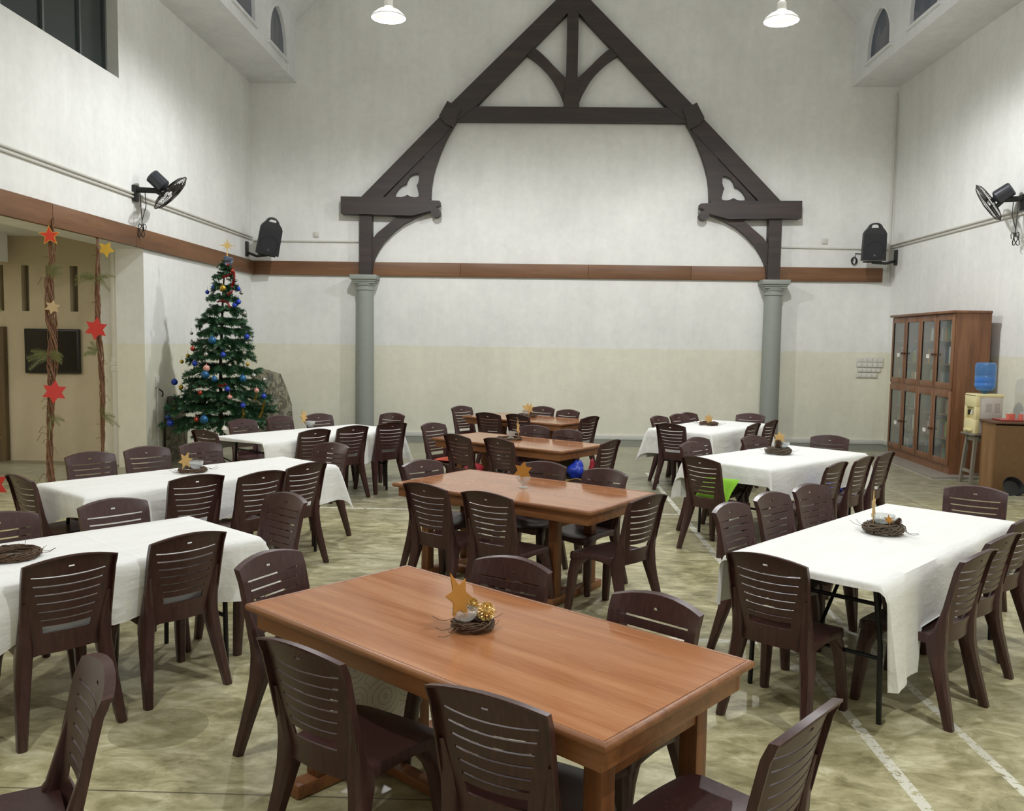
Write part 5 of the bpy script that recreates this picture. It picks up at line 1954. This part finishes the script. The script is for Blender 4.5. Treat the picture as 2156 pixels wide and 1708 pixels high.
# ------------------------------------------------------------------ vine garlands with stars at the left opening
def garland(label, path, loose_low, seed, spread=.045, n=13):
    rnd2 = random.Random(seed)
    g = thing('vine_garland', label, 'garland', path[0], 0, 'vine garlands at the left opening')
    base = Vector(path[0])
    P = [Vector(p) - base for p in path]
    mb = MB()

    def at(t_):
        q = t_ * (len(P) - 1)
        i = min(int(q), len(P) - 2)
        return P[i].lerp(P[i + 1], q - i)
    for k in range(n):
        ph = rnd2.uniform(0, 6.28)
        fr = rnd2.uniform(6, 13)
        sp = spread * rnd2.uniform(.35, 1.1)
        a, b = (0, 1) if k < 5 else (rnd2.uniform(0, .6), 1 if rnd2.random() < .5 else rnd2.uniform(.6, 1))
        pts = []
        for i in range(46):
            t_ = a + (b - a) * i / 45
            env = .4 + .6 * sin(pi * min(1, t_ * 1.15)) + (.7 * max(0, t_ - .82) / .18 if loose_low else 0)
            w = fr * t_ * 2 + ph
            pts.append(at(t_) + Vector((sp * env * cos(w) + rnd2.uniform(-.006, .006), sp * env * sin(w) * .6, 0)))
        mb.tube(pts, rnd2.uniform(.004, .009), 5)
    for k in range(14):
        t_ = rnd2.uniform(.1, .97)
        p = at(t_)
        s = rnd2.choice((-1, 1))
        l = rnd2.uniform(.05, .13)
        mb.tube([p, p + Vector((s * l * .6, -.03, l * .3)), p + Vector((s * l, -.04, -l * rnd2.uniform(-.3, .8)))], .003, 4)
    mb.build('vine_strands', M_VINE, g)
    return g, base


def sprig(g, base, p, d, L, seed):
    rnd2 = random.Random(seed)
    mb = MB()
    for k in range(5):
        dv = (Vector(d) + Vector((rnd2.uniform(-.5, .5), rnd2.uniform(-.4, .2), rnd2.uniform(-.5, .5)))).normalized()
        p0 = Vector(p) - base
        l = L * rnd2.uniform(.6, 1.1)
        tip = p0 + dv * l + Vector((0, 0, -.18 * l))
        mid = p0 + dv * l * .55
        mb.tube([p0, mid, tip], .0025, 4)
        sd = dv.cross(Vector((0, 1, 0.2))).normalized()
        for q in range(16):
            f = .15 + .85 * q / 16
            c = p0.lerp(mid, f / .55) if f < .55 else mid.lerp(tip, (f - .55) / .45)
            for s in (-1, 1):
                ll = L * .22 * (1 - f * .6)
                t_ = c + (sd * s + dv * .5) * ll
                w = dv * .0028
                k0 = len(mb.v)
                mb.v += [c - w, t_ - w * .3, t_ + w * .3, c + w]
                mb.f.append((k0, k0 + 1, k0 + 2, k0 + 3))
    mb.build('fern_sprig', M_FERN, g, smooth=0)


gx0 = -5.44
g1, b1 = garland('thick dried vine garland with red stars, left one in the opening', [(-5.47, 9.70, 3.18), (-5.47, 9.68, 2.9), (-5.50, 9.66, 2.5), (-5.49, 9.65, 2.1), (-5.47, 9.65, 1.75), (-5.49, 9.65, 1.4), (-5.52, 9.65, 1.0), (-5.54, 9.65, .55), (-5.54, 9.65, .02)], True, 1, .055, 18)
sprig(g1, b1, (-5.46, 9.62, 2.50), (.6, -.2, .4), .30, 1)
sprig(g1, b1, (-5.49, 9.60, 1.64), (.7, -.3, .0), .26, 2)
sprig(g1, b1, (-5.49, 9.60, 1.64), (-.7, -.3, .0), .24, 3)
sprig(g1, b1, (-5.51, 9.62, .92), (.6, -.2, -.2), .26, 4)
g2, b2 = garland('thinner dried vine garland with a yellow star beside the drain pipe', [(-5.50, 10.75, 3.15), (-5.50, 10.75, 2.9), (-5.51, 10.75, 2.4), (-5.51, 10.75, 1.95), (-5.49, 10.75, 1.5), (-5.47, 10.75, 1.1), (-5.48, 10.75, .7), (-5.49, 10.75, .35), (-5.49, 10.75, .02)], True, 2, .035, 13)
sprig(g2, b2, (-5.50, 10.70, 2.58), (.6, -.2, -.1), .26, 5)
sprig(g2, b2, (-5.50, 10.70, 2.58), (-.6, -.2, .1), .26, 6)
sprig(g2, b2, (-5.49, 10.70, 1.66), (-.4, -.2, .4), .24, 7)
sprig(g2, b2, (-5.46, 10.70, .86), (.7, -.2, .2), .26, 8)
g3, b3 = garland('dried vine garland with a red star cut by the left picture edge', [(-5.50, 8.55, 3.2), (-5.50, 8.55, 2.4), (-5.48, 8.55, 1.6), (-5.50, 8.55, .8), (-5.50, 8.55, .02)], True, 3, .05, 13)
sprig(g3, b3, (-5.46, 8.5, 2.2), (.5, -.1, .2), .22, 9)
G_ST = 'card stars on the vine garlands'
star('garland_star', 'orange red five-pointed star with gold edge at the garland top', 'star', (-5.44, 9.58, 2.97), 5, .115, .05, .012, M_ORANGERED, radians(20), 0, radians(-4), G_ST, M_YELLOW)
star('garland_star', 'small beige six-pointed star on the thick garland', 'star', (-5.43, 9.58, 2.18), 6, .085, .045, .008, M_BEIGESTAR, radians(34), 0, radians(12), G_ST)
star('garland_star', 'red six-pointed star low on the thick garland', 'star', (-5.43, 9.58, 1.23), 6, .135, .075, .008, M_REDSTAR, radians(36), 0, radians(6), G_ST)
star('garland_star', 'yellow star partly behind the thinner garland', 'star', (-5.43, 10.82, 2.95), 5, .105, .055, .008, M_YELLOW, radians(20), 0, radians(30), G_ST)
star('garland_star', 'large dark red six-pointed star on the thinner garland', 'star', (-5.50, 10.67, 1.955), 6, .145, .082, .008, M_REDSTAR, radians(8), 0, radians(8), G_ST)
star('garland_star', 'red star low at the left picture edge', 'star', (-5.46, 8.46, .36), 6, .16, .09, .008, M_REDSTAR, radians(15), 0, 0, G_ST)
CH.name = 'plastic_chair'
